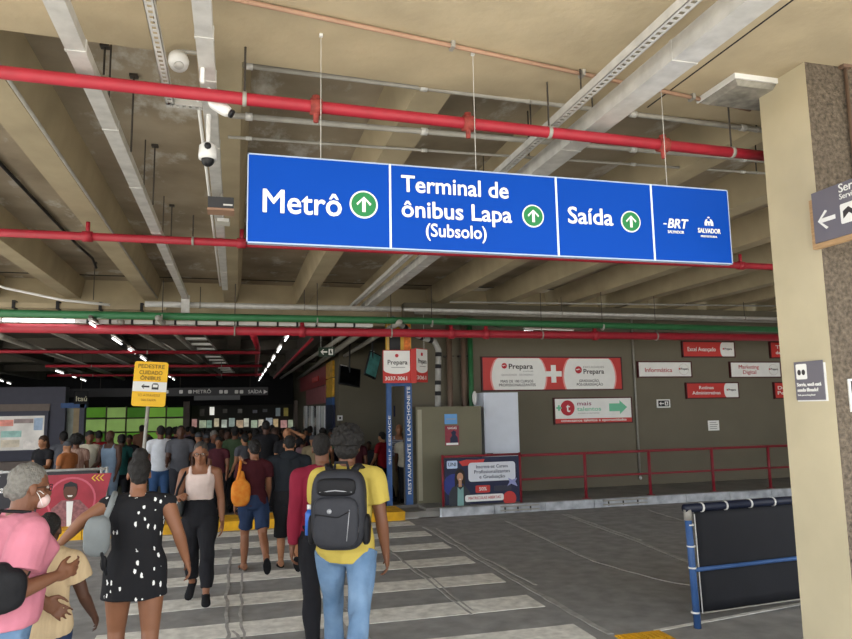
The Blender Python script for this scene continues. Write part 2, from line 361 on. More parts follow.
# second red pipe further back
def pipe(name, label, pts, r, m, group=None, cat='pipe', n=12, rods=(), top=SOF, fit=()):
    t = thing(name, label, cat, pts[len(pts) // 2], group)
    MB().tube(pts, r, n).build('pipe', m, t, True)
    for x in rods:
        p = Vector(pts[0]).lerp(Vector(pts[-1]), x); MB().tube([p, (p.x, p.y, top)], .007, 6).build('hanger_rod', RODM, t)
        d = (Vector(pts[-1]) - Vector(pts[0])).normalized(); MB().tube([p - d * .012, p + d * .012], r * 1.2, 12).build('clamp', GALVD, t, True)
    for x in fit:
        p = Vector(pts[0]).lerp(Vector(pts[-1]), x); d = (Vector(pts[-1]) - Vector(pts[0])).normalized()
        mb = MB(); mb.tube([p - d * .05, p + d * .05], r * 1.3, 12); mb.tube([p, p + Vector((0, 0, .16))], r * .5, 8); mb.build('fitting', m, t, True)
    return t
a = onY(110, 237.5, 8.0); zz = a.z
pipe('sprinkler_pipe', 'red fire pipe under the ribs, running behind the lower edge of the blue sign', [(-6.9, 8, zz), (16, 8, zz)], .045, REDP, 'red fire pipes', rods=(.13, .28, .7), fit=(.233, .303, .596))
a = onY(200, 330.5, 12.3)
pipe('sprinkler_pipe', 'thick red fire pipe just below the green pipe', [(-6.9, 12.3, a.z), (16, 12.3, a.z + .0)], .075, REDP, 'red fire pipes', rods=(.3, .42, .55, .66, .8), fit=(.35, .47, .5, .6))
for (u, v, y, x0, x1, lab) in ((120, 352, 17, -12, 0.55, 'thin red fire pipe in the hall, nearest of the branch lines'), (220, 366, 21, -5, .75, 'thin red fire pipe in the hall, second branch line'), (200, 375, 25.5, -6, .9, 'thin red fire pipe in the hall, farthest branch line')):
    a = onY(u, v, y); pipe('sprinkler_pipe', lab, [(x0, y, a.z), (x1, y, a.z)], .04, REDP, 'red fire pipes', rods=(.2, .5, .8), top=3.8)
a = onY(246, 334, 12.3); b = onY(241, 384, 27)
pipe('sprinkler_pipe', 'red fire main running down the length of the hall', [(.28, 12.3, a.z), (.5, 17, 3.42), (.75, 27, 3.25)], .06, REDP, 'red fire pipes')
pipe('sprinkler_pipe', 'slanting red fire branch near the exit sign', [tuple(onY(312, 339, 14.8)), tuple(onY(274, 378, 27))], .035, REDP, 'red fire pipes')
# green pipes
a = onY(200, 316.5, 12.0)
gp = pipe('water_pipe', 'long green water pipe under the end of the ribs', [(-6.9, 12.0, a.z), (2.9, 12.0, a.z - .01), (16, 12.0, a.z - .1)], .062, GREENP, rods=(.25, .36, .45, .6, .8))
MB().tube([onY(452, 322, 12.0), onY(462, 319, 12.3), (5.2, 13.2, a.z + .08)], .05, 10).build('branch', GREENP, gp, True)
p = onY(470, 340, 13.75); pipe('water_pipe', 'vertical green pipe standing beside the brown pipes on the wall', [(p.x, 13.75, 3.7), (p.x, 13.75, .15)], .055, GREENP)
for u, lab in ((449, 'left of the two vertical brown pipes on the wall'), (463, 'right of the two vertical brown pipes on the wall')):
    p = onY(u, 340, 13.78); t = pipe('drain_pipe', lab, [(p.x, 13.78, 3.9), (p.x, 13.78, .15)], .06, BROWNP, 'brown drain pipes')
    MB().box((p.x - .1, 13.76, 2.96), (p.x + .1, 13.9, 2.99)).build('bracket', RODM, t)
# white / grey pipe and tray bundle above the green pipe
a = onY(200, 305, 12.7)
pipe('conduit', 'light grey pipe with an open end above the green pipe', [tuple(onY(145, 304, 12.7)), (3.0, 12.7, a.z)], .05, GALV, 'roof conduits', rods=(.2, .6))
pipe('conduit', 'grey conduit above the green pipe on the right', [(3.05, 12.7, a.z), (14, 12.7, a.z - .04)], .035, GALV, 'roof conduits', rods=(.3, .7))
pipe('conduit', 'thin grey conduit over the sign wall, below the rib ends', [tuple(onY(450, 302, 13)), tuple(onY(775, 306, 13.0))], .02, GALVD, 'roof conduits', rods=(.3, .7))
pipe('conduit', 'dark conduit bundle behind the green pipe above the sign wall', [tuple(onY(415, 312, 13.3)), (15, 13.3, onY(415, 312, 13.3).z - .05)], .045, GALVD, 'roof conduits')
t = thing('cable_tray', 'narrow white cable trough with black clips under the green pipe', 'cable tray', (0, 12.15, 3.35), 'cable trays')
a = onY(0, 318, 12.4)
MB().box((-6.9, 12.4, a.z - .06), (2.4, 12.5, a.z + .0)).build('trough', WHITE, t)
for i in range(27): x = -6.8 + i * .34; MB().box((x, 12.38, a.z - .065), (x + .035, 12.51, a.z + .012)).build('clip', BLACK, t)
t = thing('cable_tray', 'pale cable trough along the end beam left of the grey pipe', 'cable tray', (-6, 13.9, 3.9), 'cable trays')
a = onY(60, 307, 14.0); MB().box((-6.9, 13.95, a.z - .03), (-1.3, 14.1, a.z + .06)).build('trough', CONC, t)
for i in range(8): x = -6.8 + i * .72; MB().box((x, 13.92, a.z - .05), (x + .05, 14.12, a.z + .1)).build('clip', BLACK, t)
# conduits across the bays in front
for (u0, v0, u1, v1, y, r, lab) in ((228, 63, 760, 130, 4.42, .02, 'grey conduit along the edge of the front slab'), (228, 115, 760, 160, 5.0, .022, 'grey conduit just behind the red pipe over the sign'), (228, 137, 760, 173, 5.5, .012, 'thin grey conduit behind the sign, lowest of three')):
    a, b = onY(u0, v0, y), onY(u1, v1, y); d = b - a
    t = pipe('conduit', lab, [tuple(a), tuple(a + d * 1.6)], r, GALVD, 'roof conduits', rods=(.32, .62), top=4.3)
    for x in (.02, .2, .45, .6): p = a + d * x * 1.6; MB().tube([p - d.normalized() * .025, p + d.normalized() * .025], r * 1.35, 10).build('socket', GALV, t, True)
a, b = onZ(225, -3, SOF - .02), onZ(750, 110, SOF - .02)
t = pipe('conduit', 'pinkish conduit clipped to the front slab, above the red pipe', [tuple(a - (b - a) * .3), tuple(b)], .014, PINKC, 'roof conduits')
for x in (.35, .6, .85): p = a.lerp(b, x); MB().box((p.x - .012, p.y - .03, SOF - .04), (p.x + .012, p.y + .03, SOF)).build('clip', GALVD, t)
# ---- cable trays running away from the camera
def tray(label, x0, x1, z0, z1, ya, yb, m=GALV, perf=False, rods=(), seams=()):
    t = thing('cable_tray', label, 'cable tray', ((x0 + x1) / 2, ya, z0), 'cable trays'); mb = MB()
    if perf:                                                   # slotted channel: web with real slots and two lips
        w = x1 - x0; mb.box((x0, ya, z0), (x0 + w * .28, yb, z0 + .003)); mb.box((x1 - w * .28, ya, z0), (x1, yb, z0 + .003)); y = ya
        while y < yb: mb.box((x0 + w * .28, y, z0), (x1 - w * .28, y + .022, z0 + .003)); y += .05
        mb.box((x0, ya, z0), (x0 + .003, yb, z1)); mb.box((x1 - .003, ya, z0), (x1, yb, z1))
    else: mb.box((x0, ya, z0), (x1, yb, z1))
    mb.build('channel', m, t)
    for y in seams: MB().box((x0 - .004, y, z0 - .004), (x1 + .004, y + .02, z1 + .002)).build('joint_cover', GALV, t)
    for y in rods:
        MB().tube([((x0 + x1) / 2, y, z1), ((x0 + x1) / 2, y, SOF if y < 4.3 else 4.48)], .006, 6).build('hanger_rod', RODM, t)
    return t
tray('closed galvanised cable tray on the left, bending down at its far end', -.915, -.815, 3.85, 3.92, 1.0, 12.62, seams=(3.9, 5.0, 6.3, 7.9, 9.6), rods=(4.9, 6.8, 8.6))
t1 = thing('cable_ladder', 'white runged cable ladder dropping into the hall from the left tray', 'cable ladder', (-.85, 12.7, 3.5), 'cable trays')
MB().box((-.93, 12.55, 3.35), (-.79, 12.63, 3.92)).build('drop', GALV, t1)
for i in range(13):
    y = 12.8 + i * 1.15; x = -.95 + i * .055; MB().box((x - .18, y, 3.42 - i * .006), (x + .26, y + .2, 3.46 - i * .006)).build('rung', WHITE, t1)
for s_ in (-.2, .26): MB().tube([(-.95 + s_, 12.7, 3.44), (-.3 + s_, 27, 3.36)], .018, 6).build('rail', GALVD, t1)
tray('galvanised cable tray with cameras mounted on it', -.235, -.145, 3.85, 3.92, 1.0, 11.5, seams=(3.6, 4.1, 5.2, 6.9, 8.4, 10.0), rods=(4.7, 7.5))
p = pipe('conduit', 'pale thin conduit following the camera tray on its left', [(-.265, 4.4, 3.9), (-.265, 11.4, 3.9)], .012, WHITE, 'roof conduits')
tray('small slotted channel on the left above the siren', -.46, -.41, 3.86, 3.9, 1.0, 4.52, perf=True, rods=(3.6,))
t = thing('cable_tray', 'short slotted cross channel joining the camera tray behind the red pipe', 'cable tray', (-.3, 4.52, 3.86), 'cable trays')
mb = MB(); x = -.46
mb.box((-.46, 4.5, 3.86), (-.23, 4.512, 3.9)); mb.box((-.46, 4.545, 3.86), (-.23, 4.557, 3.9))
while x < -.24: mb.box((x, 4.512, 3.86), (x + .02, 4.545, 3.863)); x += .04
mb.build('channel', GALV, t)
tray('narrow slotted channel running beside the large tray on the right', 2.12, 2.185, 3.87, 3.93, 1.0, 13.4, perf=True, rods=(3.9, 4.7, 8.0))
tray('large galvanised cable tray on the right, passing behind the blue sign', 2.35, 2.51, 3.83, 3.95, 1.0, 13.4, seams=(3.2, 4.6, 6.4, 9.0), rods=(4.25, 6.5, 9.2))
# conduits along the left ribs
pipe('conduit', 'thin grey conduit along the edge of the left rib', [(-1.47, 4.35, SOF - .012), (-1.47, 14, SOF - .012)], .014, GALVD, 'roof conduits')
pipe('cable', 'black cable fixed high in the bay at the far left', [(-2.35, 4.4, 4.45), (-2.35, 11.2, 4.45), (-2.28, 12.1, 4.42), (-2.25, 12.3, 4.3)], .02, BLACK, None, 'cable')
pipe('conduit', 'white conduit sloping down from the rib at the left edge', [tuple(onY(-8, 283, 13.0)), tuple(onY(5, 288, 13.0)), tuple(onY(62, 300, 13.0)), tuple(onY(110, 305, 13))], .022, WHITE, 'roof conduits')
for u0, v0, u1, v1 in ((134, 75, 136, 152), (155, 145, 157, 205), (105, 45, 107, 75), (95, 262, 96, 300), (172, 205, 173, 240)):
    q = onZ(u0, v0, 4.48); b = onY(u1, v1, q.y); MB_ = thing('hanger_rod', {134: 'loose steel rod hanging left of the camera tray, upper one', 155: 'loose steel rod hanging left of the camera tray, middle one', 105: 'short rod at the edge of the front slab beside the left tray', 95: 'short steel rod hanging at the far left rib end', 172: 'short steel rod behind the far left fire pipe'}[u0], 'rod', tuple(q), 'loose hanger rods')
    MB().tube([q, (q.x, q.y, min(b.z, q.z - .05))], .007, 6).build('rod', RODM, MB_); MB().cbox((q.x, q.y, q.z - .01), (.06, .06, .02)).build('anchor', RODM, MB_)

# ---- devices on the camera tray
c = onY(178, 62, 4.15)
t = thing('siren', 'round white siren mounted beside the camera tray', 'siren', tuple(c))
MB().tube([(c.x, c.y, c.z + .03), (c.x + .005, c.y - .015, c.z - .005), (c.x + .008, c.y - .03, c.z - .035)], [.055, .06, .052], 20).build('body', WHITE, t, True)
MB().tube([(c.x + .008, c.y - .031, c.z - .036), (c.x + .009, c.y - .034, c.z - .042)], [.03, .026], 16).build('grille', GALV, t, True)
MB().tube([(c.x, c.y, c.z + .03), (c.x, c.y, c.z + .07), (-.25, c.y, c.z + .07)], .012, 8).build('bracket', GALVD, t)
c = onY(220, 107, 4.2)
t = thing('security_camera', 'white bullet camera under the red pipe', 'camera', tuple(c), 'security cameras')
d = Vector((.09, -.03, -.06)); MB().ell(c, (.075, .035, .035), Matrix.Rotation(R(30), 4, 'Y'), e=.6).build('body', WHITE, t, True)
MB().tube([c + Vector((.06, -.008, -.035)), c + Vector((.075, -.01, -.044))], .026, 14).build('lens', BLACK, t, True)
MB().tube([c + Vector((-.03, 0, .02)), (-.19, 4.2, 3.86)], .012, 8).build('bracket', WHITE, t)
c = onY(208, 152, 4.6)
t = thing('security_camera', 'white dome camera hanging below the bullet camera', 'camera', tuple(c), 'security cameras')
MB().tube([c + Vector((0, 0, .14)), c + Vector((0, 0, .05))], .014, 8).build('stem', WHITE, t)
MB().tube([c + Vector((0, 0, .06)), c + Vector((0, 0, .04)), c + Vector((0, 0, -.02)), c + Vector((0, 0, -.05))], [.03, .055, .06, .058], 18).build('body', WHITE, t, True)
MB().ell(c + Vector((0, 0, -.055)), (.042, .042, .045)).build('dome', BLACK, t, True)
MB().tube([c + Vector((0, -.05, .02)), c + Vector((0, -.066, .02))], .022, 12).build('lens', BLACK, t, True)
MB().tube([c + Vector((0, 0, .13)), (c.x, c.y, 3.86)], .016, 8).build('bracket', WHITE, t)
c = onY(203, 55, 3.95)
t = thing('junction_box', 'small white junction box above the red pipe beside the camera tray', 'junction box', tuple(c))
MB().cbox(c, (.05, .05, .1)).build('body', WHITE, t); MB().tube([c + Vector((0, -.026, .02)), c + Vector((0, -.03, .02))], .012, 10).build('knockout', BLACK, t); MB().tube([c + Vector((0, 0, -.05)), c + Vector((0, 0, -.17))], .012, 8).build('conduit_stub', WHITE, t)
c = onY(221, 206, 6.3)
t = thing('speaker_box', 'dark grey box hanging from the camera tray left of the blue sign', 'box', tuple(c))
M_ = Matrix.Translation(c) ; MB().cbox((0, 0, .01), (.22, .16, .1), M_).build('body', mat('dark_grey_metal', '3e3f42', .5, vary=.05), t); MB().cbox((.06, -.082, -.01), (.08, .004, .014), M_).build('name_plate', WHITE, t)
MB().cbox((0, .04, .09), (.03, .03, .13), M_).build('bracket', GALVD, t); MB().cbox((.0, 0, -.052), (.23, .17, .02), M_).build('underside', PINKC, t)
c = onY(223, 222, 6.9)
t = thing('floodlight', 'small white floodlight below the dark grey box', 'floodlight', tuple(c))
MB().cbox((0, 0, 0), (.13, .06, .05), Matrix.Translation(c) @ Matrix.Rotation(R(-30), 4, 'X')).build('body', GALVD, t); MB().cbox((0, -.032, 0), (.11, .006, .04), Matrix.Translation(c) @ Matrix.Rotation(R(-30), 4, 'X')).build('lens', WHITE, t)
MB().tube([c, (c.x, c.y, 3.86)], .012, 8).build('bracket', GALVD, t)
# fluorescent batten by the pillar
t = thing('ceiling_lamp', 'unlit sealed fluorescent fitting on the slab beside the pillar', 'lamp', (3.4, 3.95, SOF)); a = onZ(738, 81, SOF - .05); b = onZ(704, 106, SOF - .05); x0, y0, y1 = a.x - .02, a.y, b.y; x1 = x0 + .6
MB().box((x0, y0, SOF - .03), (x1, y1, SOF)).build('housing', GALV, t)
mb = MB(); z_ = SOF - .06; mb.add([Vector(p) for p in ((x0, y0, SOF - .03), (x1, y0, SOF - .03), (x1, y1, SOF - .03), (x0, y1, SOF - .03), (x0 + .05, y0 + .04, z_), (x1 - .05, y0 + .04, z_), (x1 - .05, y1 - .04, z_), (x0 + .05, y1 - .04, z_))], [(0, 1, 2, 3), (7, 6, 5, 4), (0, 4, 5, 1), (1, 5, 6, 2), (2, 6, 7, 3), (3, 7, 4, 0)]); mb.build('diffuser', mat('grimy_clear_plastic', '8e8b82', .25, vary=.3, vscale=14, spec=.7), t)
MB().box((x0 - .012, y0 - .012, SOF - .036), (x1, y0, SOF)).build('rim', WHITE, t); MB().box((x0 - .012, y0, SOF - .036), (x0, y1, SOF)).build('rim', WHITE, t)

# ---- lit fluorescent tubes
def lamp(a, b, label, grp, w=.06, h=.05):
    a, b = Vector(a), Vector(b); t = thing('tube_lamp', label, 'lamp', tuple(a.lerp(b, .5)), grp); d = (b - a).normalized(); sd = d.cross(Vector((0, 0, 1))).normalized()
    MB().tube([a, b], w * .45, 8).build('tube', TUBE, t, True)
    mb = MB(); q = [a + sd * w + Vector((0, 0, h)), a - sd * w + Vector((0, 0, h)), b - sd * w + Vector((0, 0, h)), b + sd * w + Vector((0, 0, h))]
    mb.add(q + [p + Vector((0, 0, .03)) for p in q], [(0, 3, 2, 1), (4, 5, 6, 7), (0, 1, 5, 4), (1, 2, 6, 5), (2, 3, 7, 6), (3, 0, 4, 7)]); mb.build('housing', GALVD, t)
    return t
t = lamp(onY(3, 320, 12.25), onY(74, 321, 12.25), 'long lit tube lamp below the green pipe at the far left', 'lit tube lamps', .06)
lamp(onY(524, 331.5, 12.5), onY(574, 333, 12.5), 'lit tube lamp above the large red course sign', 'lit tube lamps', .045)
lamp(onY(735, 337.5, 12.5), onY(790, 338.5, 12.5), 'lit tube lamp beside the pillar, over the small wall signs', 'lit tube lamps', .045)
ORD = ['first', 'second', 'third', 'fourth', 'fifth', 'sixth', 'seventh', 'eighth', 'ninth', 'tenth', 'eleventh']
def row(u0, v0, u1, v1, z, n, lab, duty=.5):
    A, B = onZ(u0, v0, z), onZ(u1, v1, z)
    for i in range(n):
        a = A.lerp(B, i / n); b = A.lerp(B, (i + duty) / n); lamp(a, b, '%s lit tube from the near end of the %s' % (ORD[i], lab), 'lit tubes in hall rows', .034)
    t = thing('lamp_rail', 'dark rail carrying the lit tubes, ' + lab, 'rail', tuple(A), 'lamp rails'); MB().tube([A + Vector((0, 0, .1)), B + Vector((0, 0, .1))], .03, 6).build('rail', HALLC, t)
row(90, 323, 182, 385, 3.32, 11, 'row passing above the yellow sign')
row(290, 333, 256, 385, 3.32, 9, 'row over the middle crowd')
row(56, 371, 104, 387, 3.32, 5, 'short row over the left shop')
row(-22, 373, 14, 385, 3.32, 4, 'row at the far left edge')
# long grey trunkings in the hall
for i, (u0, v0, u1, v1, r) in enumerate(((368, 327, 292, 383, .07), (400, 322, 302, 382, .05), (345, 335, 272, 384, .05), (120, 321, 235, 386, .05), (0, 336, 150, 388, .06), (158, 318, 225, 378, .05), (50, 330, 170, 384, .05))):
    A, B = onZ(u0, v0, 3.42), onZ(u1, v1, 3.42)
    B = A.lerp(B, .8)
    pipe('conduit', ('grey trunking in the hall ceiling, ' + ('nearest to the exit sign', 'beside the passage wall', 'left of the exit sign', 'left of the cable ladder', 'at the far left', 'right beside the cable ladder', 'between the lit rows on the left')[i]), [tuple(A), tuple(B)], r, GALVD, 'hall trunkings')
# ================================================================== SIGNS
def ctext(s, u0, u1, v, Y, hpx, m, parent, bold=.012, dy=.012, **k):
    """line of lettering centred between two surveyed points on the plane Y, standing on the board's face"""
    a, b = onY(u0, v, Y), onY(u1, v, Y); size = hpx * Y / 695.0 / .70
    return text(s, size, ((a.x + b.x) / 2, Y - dy, (a.z + b.z) / 2 - 0 * size), m, parent, 'CENTER', bold, FRONT, width=b.x - a.x, **k)
# ---- hanging blue direction sign
SY = 3.85; zt, zb = 3.33, 2.818
ux = lambda u, v=205: onY(u, v, SY).x
xs = [ux(247, 198), ux(390, 205), ux(556.5, 215), ux(652, 222), ux(729.5, 228)]
bs = thing('direction_sign', 'long blue hanging direction sign with white lettering and green arrow discs', 'sign', ((xs[0] + xs[-1]) / 2, SY, zb))
for i in range(4): MB().box((xs[i] + .004, SY - .006, zb + .006), (xs[i + 1] - .004, SY + .03, zt - .006)).build('sign_panel', BLUES, bs)
for x in xs[1:4]: MB().box((x - .006, SY - .010, zb + .004), (x + .006, SY + .02, zt - .004)).build('divider_strip', mat('pale_blue_strip', 'cfe0f5', .5, vary=0), bs)
fr = MB()
for z in (zb, zt - .008): fr.box((xs[0], SY - .009, z), (xs[-1], SY + .034, z + .008))
for x in (xs[0], xs[-1] - .006): fr.box((x, SY - .009, zb), (x + .006, SY + .034, zt))
fr.build('frame', mat('sign_frame_grey', '9fb0c8', .5, .3, vary=.05), bs)
for u in (321, 477, 668):
    p = onY(u, 180, SY); MB().tube([(p.x, SY + .015, zt), (p.x, SY + .015, SOF)], .002, 5).build('hanging_wire', GALV, bs); MB().cbox((p.x, SY + .015, SOF - .008), (.02, .02, .016)).build('anchor', WHITE, bs)
def blue(s, u0, u1, v, hpx, bold=.02): return ctext(s, u0, u1, v, SY, hpx, TXTW, bs, bold, dy=.0085)
blue('Metrô', 262, 341, 204.5, 24, .018); blue('Terminal de', 401, 508, 188.5, 18); blue('ônibus Lapa', 401, 511, 213, 18); blue('(Subsolo)', 425.5, 486, 232.5, 14)
blue('Saída', 567, 612, 217.5, 19)
for u, v, rp_ in ((363.5, 205, 14), (532.5, 216.5, 12.2), (630, 222, 12)):
    p = onY(u, v, SY); r = rp_ * SY / 695 * 1.06; d = plate('arrow_disc', circ(r), (p.x, SY - .006, p.z), .004, WPAINT, bs); plate('disc_face', circ(r * .88), (p.x, SY - .010, p.z), .003, GREENS, d)
    plate('arrow', arrow(r * 1.1, r * 1.05, r * .24), (p.x, SY - .013, p.z), .002, TXTW, d)
ctext('BRT', 665.5, 686.5, 224.5, SY, 11, TXTW, bs, .03, dy=.0085, shear=.25); ctext('SALVADOR', 667, 683, 232.5, SY, 3.4, TXTW, bs, .01, dy=.0085)
p = onY(664, 224, SY); plate('logo_bar', [(-.01, -.004), (.014, -.004), (.016, .004), (-.008, .004)], (p.x, SY - .006, p.z), .003, TXTW, bs)
ctext('SALVADOR', 697, 719.5, 231.5, SY, 5.6, TXTW, bs, .03, dy=.0085); ctext('PREFEITURA', 700, 716, 237, SY, 2.4, TXTW, bs, .01, dy=.0085)
p = onY(708, 222, SY); r = .03
plate('crest', [(-r * 1.1, -r * .9), (-r * .45, -r * .9), (-r * .45, -r * .35), (-.15 * r, -.1 * r), (-.15 * r, -.9 * r), (.15 * r, -.9 * r), (.15 * r, -.1 * r), (r * .45, -r * .35), (r * .45, -r * .9), (r * 1.1, -r * .9), (r * 1.1, -.2 * r), (r * .75, r * .45), (r * .3, r * .62), (r * .5, .1 * r), (0, -.05 * r + .1 * r), (-r * .5, .1 * r), (-r * .3, r * .62), (-r * .75, r * .45), (-r * 1.1, -.2 * r)], (p.x, SY - .006, p.z), .003, TXTW, bs)
plate('crest_dot', circ(r * .3, 12, 0, r * .95, .6), (p.x, SY - .006, p.z), .003, TXTW, bs)

# ---- signs on the olive wall (plane Y = 13.9)
WY = 13.9
def board(name, label, u0, v0, u1, v1, m, cat='sign', d=.05, group=None, frame=None, Y=WY):
    a, b = onY(u0, (v0 + v1) / 2, Y), onY(u1, (v0 + v1) / 2, Y); um = (u0 + u1) / 2; zt_, zb_ = onY(um, v0, Y).z, onY(um, v1, Y).z
    t = thing(name, label, cat, ((a.x + b.x) / 2, Y - d / 2, zb_), group)
    MB().box((a.x, Y - d, zb_), (b.x, Y, zt_)).build('board', m, t)
    if frame:
        f = MB(); e = .025
        f.box((a.x - e, Y - d - .01, zt_), (b.x + e, Y, zt_ + e)); f.box((a.x - e, Y - d - .01, zb_ - e), (b.x + e, Y, zb_)); f.box((a.x - e, Y - d - .01, zb_), (a.x, Y, zt_)); f.box((b.x, Y - d - .01, zb_), (b.x + e, Y, zt_)); f.build('frame', frame, t)
    return t, a.x, b.x, zb_, zt_
FRD = mat('dark_red_frame', '4a1318', .5, vary=.05)
t, x0, x1, z0, z1 = board('course_sign', 'large red sign with two white ovals and a plus, above the white cabinet', 482, 358, 620, 389.5, REDS, frame=FRD)
h = z1 - z0; F = WY - .05
for uc, w in ((518, 1.12), (588.5, 1.12)):
    c = onY(uc, 374, WY); pl = [(x, y) for x, y in circ(w / 2 + .06, 44, sy=1.05) ]; hh = h / 2 - .006
    clip = [(x, max(-hh, min(hh, y - .06))) for x, y in pl]; plate('oval_rim', [(x * 1.06, y) for x, y in clip], (c.x, F, c.z), .004, mat('pale_red_vinyl', 'e59a94', .5, vary=.03), t); plate('oval', clip, (c.x, F - .004, c.z), .004, WPAINT, t)
c = onY(552.5, 374, WY); a, b = .19, .058
plate('plus', [(-b, -a), (b, -a), (b, -b), (a, -b), (a, b), (b, b), (b, a), (-b, a), (-b, b), (-a, b), (-a, -b), (-b, -b)], (c.x, F, c.z), .008, WPAINT, t)
for u, v, r in ((503.2, 366, 3.0), (577.2, 370, 4.0)):
    p = onY(u, v, WY); r *= WY / 695; plate('logo_ball', circ(r), (p.x, F - .008, p.z), .004, TXTR, t); plate('logo_notch', [(-r * .9, .1 * r), (r * .2, .35 * r), (r * .8, -.3 * r), (r * .3, .1 * r), (-.4 * r, -.15 * r)], (p.x, F - .012, p.z), .003, WPAINT, t)
ctext('Prepara', 507.5, 531.5, 366.8, WY, 5.4, TXTD, t, .02, dy=.06); ctext('cursos', 522, 532, 371.3, WY, 2, TXTG, t, 0, dy=.06); ctext('QUALIDADE   DE ENSINO', 500.5, 532, 375, WY, 2, TXTG, t, 0, dy=.06)
ctext('MAIS DE 100 CURSOS', 499.5, 532, 381.5, WY, 2.8, TXTD, t, .01, dy=.06); ctext('PROFISSIONALIZANTES', 498, 534.5, 385.2, WY, 2.8, TXTD, t, .01, dy=.06)
ctext('FACULDADES', 582, 602.5, 367.3, WY, 2.2, TXTG, t, 0, dy=.06); ctext('Prepara', 582, 602.5, 371.8, WY, 5.2, TXTD, t, .02, dy=.06)
ctext('GRADUAÇÃO,', 578, 598, 381, WY, 2.8, TXTD, t, .01, dy=.06); ctext('PÓS-GRADUAÇÃO', 575.5, 601.5, 384.6, WY, 2.8, TXTD, t, .01, dy=.06)
t, x0, x1, z0, z1 = board('course_sign', 'white sign with red letter t disc and green arrow', 554, 398.5, 630, 422.5, WPAINT, frame=FRD)
MB().box((x0, F - .006, z0), (x1, F, z0 + .095)).build('red_band', REDS, t)
p = onY(566.5, 408, WY); d_ = plate('disc', circ(.165), (p.x, F, p.z), .006, TXTR, t); text('t', .27, (p.x + .01, F - .008, p.z), TXTW, d_, 'CENTER', .02)
p = onY(557.8, 408, WY); plate('mint_cross', [(-.02, -.06), (.02, -.06), (.02, -.02), (.06, -.02), (.06, .02), (.02, .02), (.02, .06), (-.02, .06), (-.02, .02), (-.06, .02), (-.06, -.02), (-.02, -.02)], (p.x, F, p.z), .008, mat('mint_print', '6fbf9a', .5, vary=0), t)
ctext('mais', 576, 590, 403.6, WY, 4.4, mat('purple_print', '8a3a5c', .5, vary=0), t, .01, dy=.055); ctext('talentos', 576, 600, 409, WY, 4.4, mat('mint_print', '6fbf9a'), t, .01, dy=.055); ctext('cursos e carreiras', 577, 598, 413, WY, 1.6, TXTG, t, 0, dy=.055)
p = onY(616.5, 407.2, WY); plate('arrow', [(-.21, -.085), (.05, -.085), (.05, -.15), (.23, 0), (.05, .15), (.05, .085), (-.21, .085)], (p.x, F, p.z), .006, mat('mint_print', '6fbf9a'), t)
ctext('conectamos talentos e oportunidades', 560, 625, 420, WY, 2.8, TXTW, t, .012, dy=.062)
def course(lines, label, u0, v0, u1, v1, red, uo):
    t, x0, x1, z0, z1 = board('course_sign', label, u0, v0, u1, v1, REDS if red else WPAINT, frame=FRD, group='small course signs on the wall'); h = z1 - z0
    xo = onY(uo, (v0 + v1) / 2, WY).x; w = x1 - xo
    if red:
        pl = [(w, -h / 2), (w, h / 2), (.06, h / 2)] + [(.06 - .07 * math.cos(R(a)), h / 2 * math.sin(R(a))) for a in range(70, -71, -14)] + [(.06, -h / 2)]
        plate('end_oval', pl, (xo, F, (z0 + z1) / 2), .004, WPAINT, t)
    else:
        for rr, mm, dd in ((.13, mat('grey_ring_print', 'c3b6b4', .5, vary=0), .003), (.122, WPAINT, .006)): plate('ring', circ(rr, 28), ((xo + x1) / 2, F, (z0 + z1) / 2), dd, mm, t)
    cxo = (xo + x1) / 2 + .01
    text('Prepara', .075, (cxo + .01, F - .008, (z0 + z1) / 2 + .01), TXTD, t, 'CENTER', .01, width=min(.2, w * .7)); plate('logo_ball', circ(.02, 12), (cxo - .12, F - .006, (z0 + z1) / 2 + .012), .003, TXTR, t)
    for s, a, b, v, hp in lines: ctext(s, a, b, v, WY, hp, TXTW if red else TXTR, t, .014 if red else 0, dy=.055)
course([('Informática', 643.5, 670.5, 370.3, 5)], 'white course sign reading Informática, leftmost of the small signs', 637.5, 362.5, 689.5, 376.5, False, 675)
course([('Excel Avançado', 686, 714, 349.6, 4.8)], 'red course sign reading Excel Avançado, in the top row', 682, 342.5, 732.5, 356.5, True, 719)
course([('Marketing', 737, 757, 367.2, 4.4), ('Digital', 741.5, 754.5, 372.4, 4.4)], 'white course sign reading Marketing Digital, beside the pillar', 729.5, 362.8, 778.5, 376.8, False, 765)
course([('Rotinas', 697.5, 712, 387.8, 3.8), ('Administrativas', 691, 719, 393, 3.8)], 'red course sign reading Rotinas Administrativas, in the bottom row', 685.8, 383.5, 736.5, 397.5, True, 723)
course([('Técnicas', 774, 796, 347.5, 4), ('de Vendas', 774, 796, 353, 4)], 'red course sign cut off by the pillar, upper one', 769.5, 343, 819, 357.5, True, 806)
course([('Dep.', 776, 788, 388, 4), ('Pessoal', 776, 796, 393, 4)], 'red course sign cut off by the pillar, lower one', 773.5, 383, 823, 397.5, True, 810)
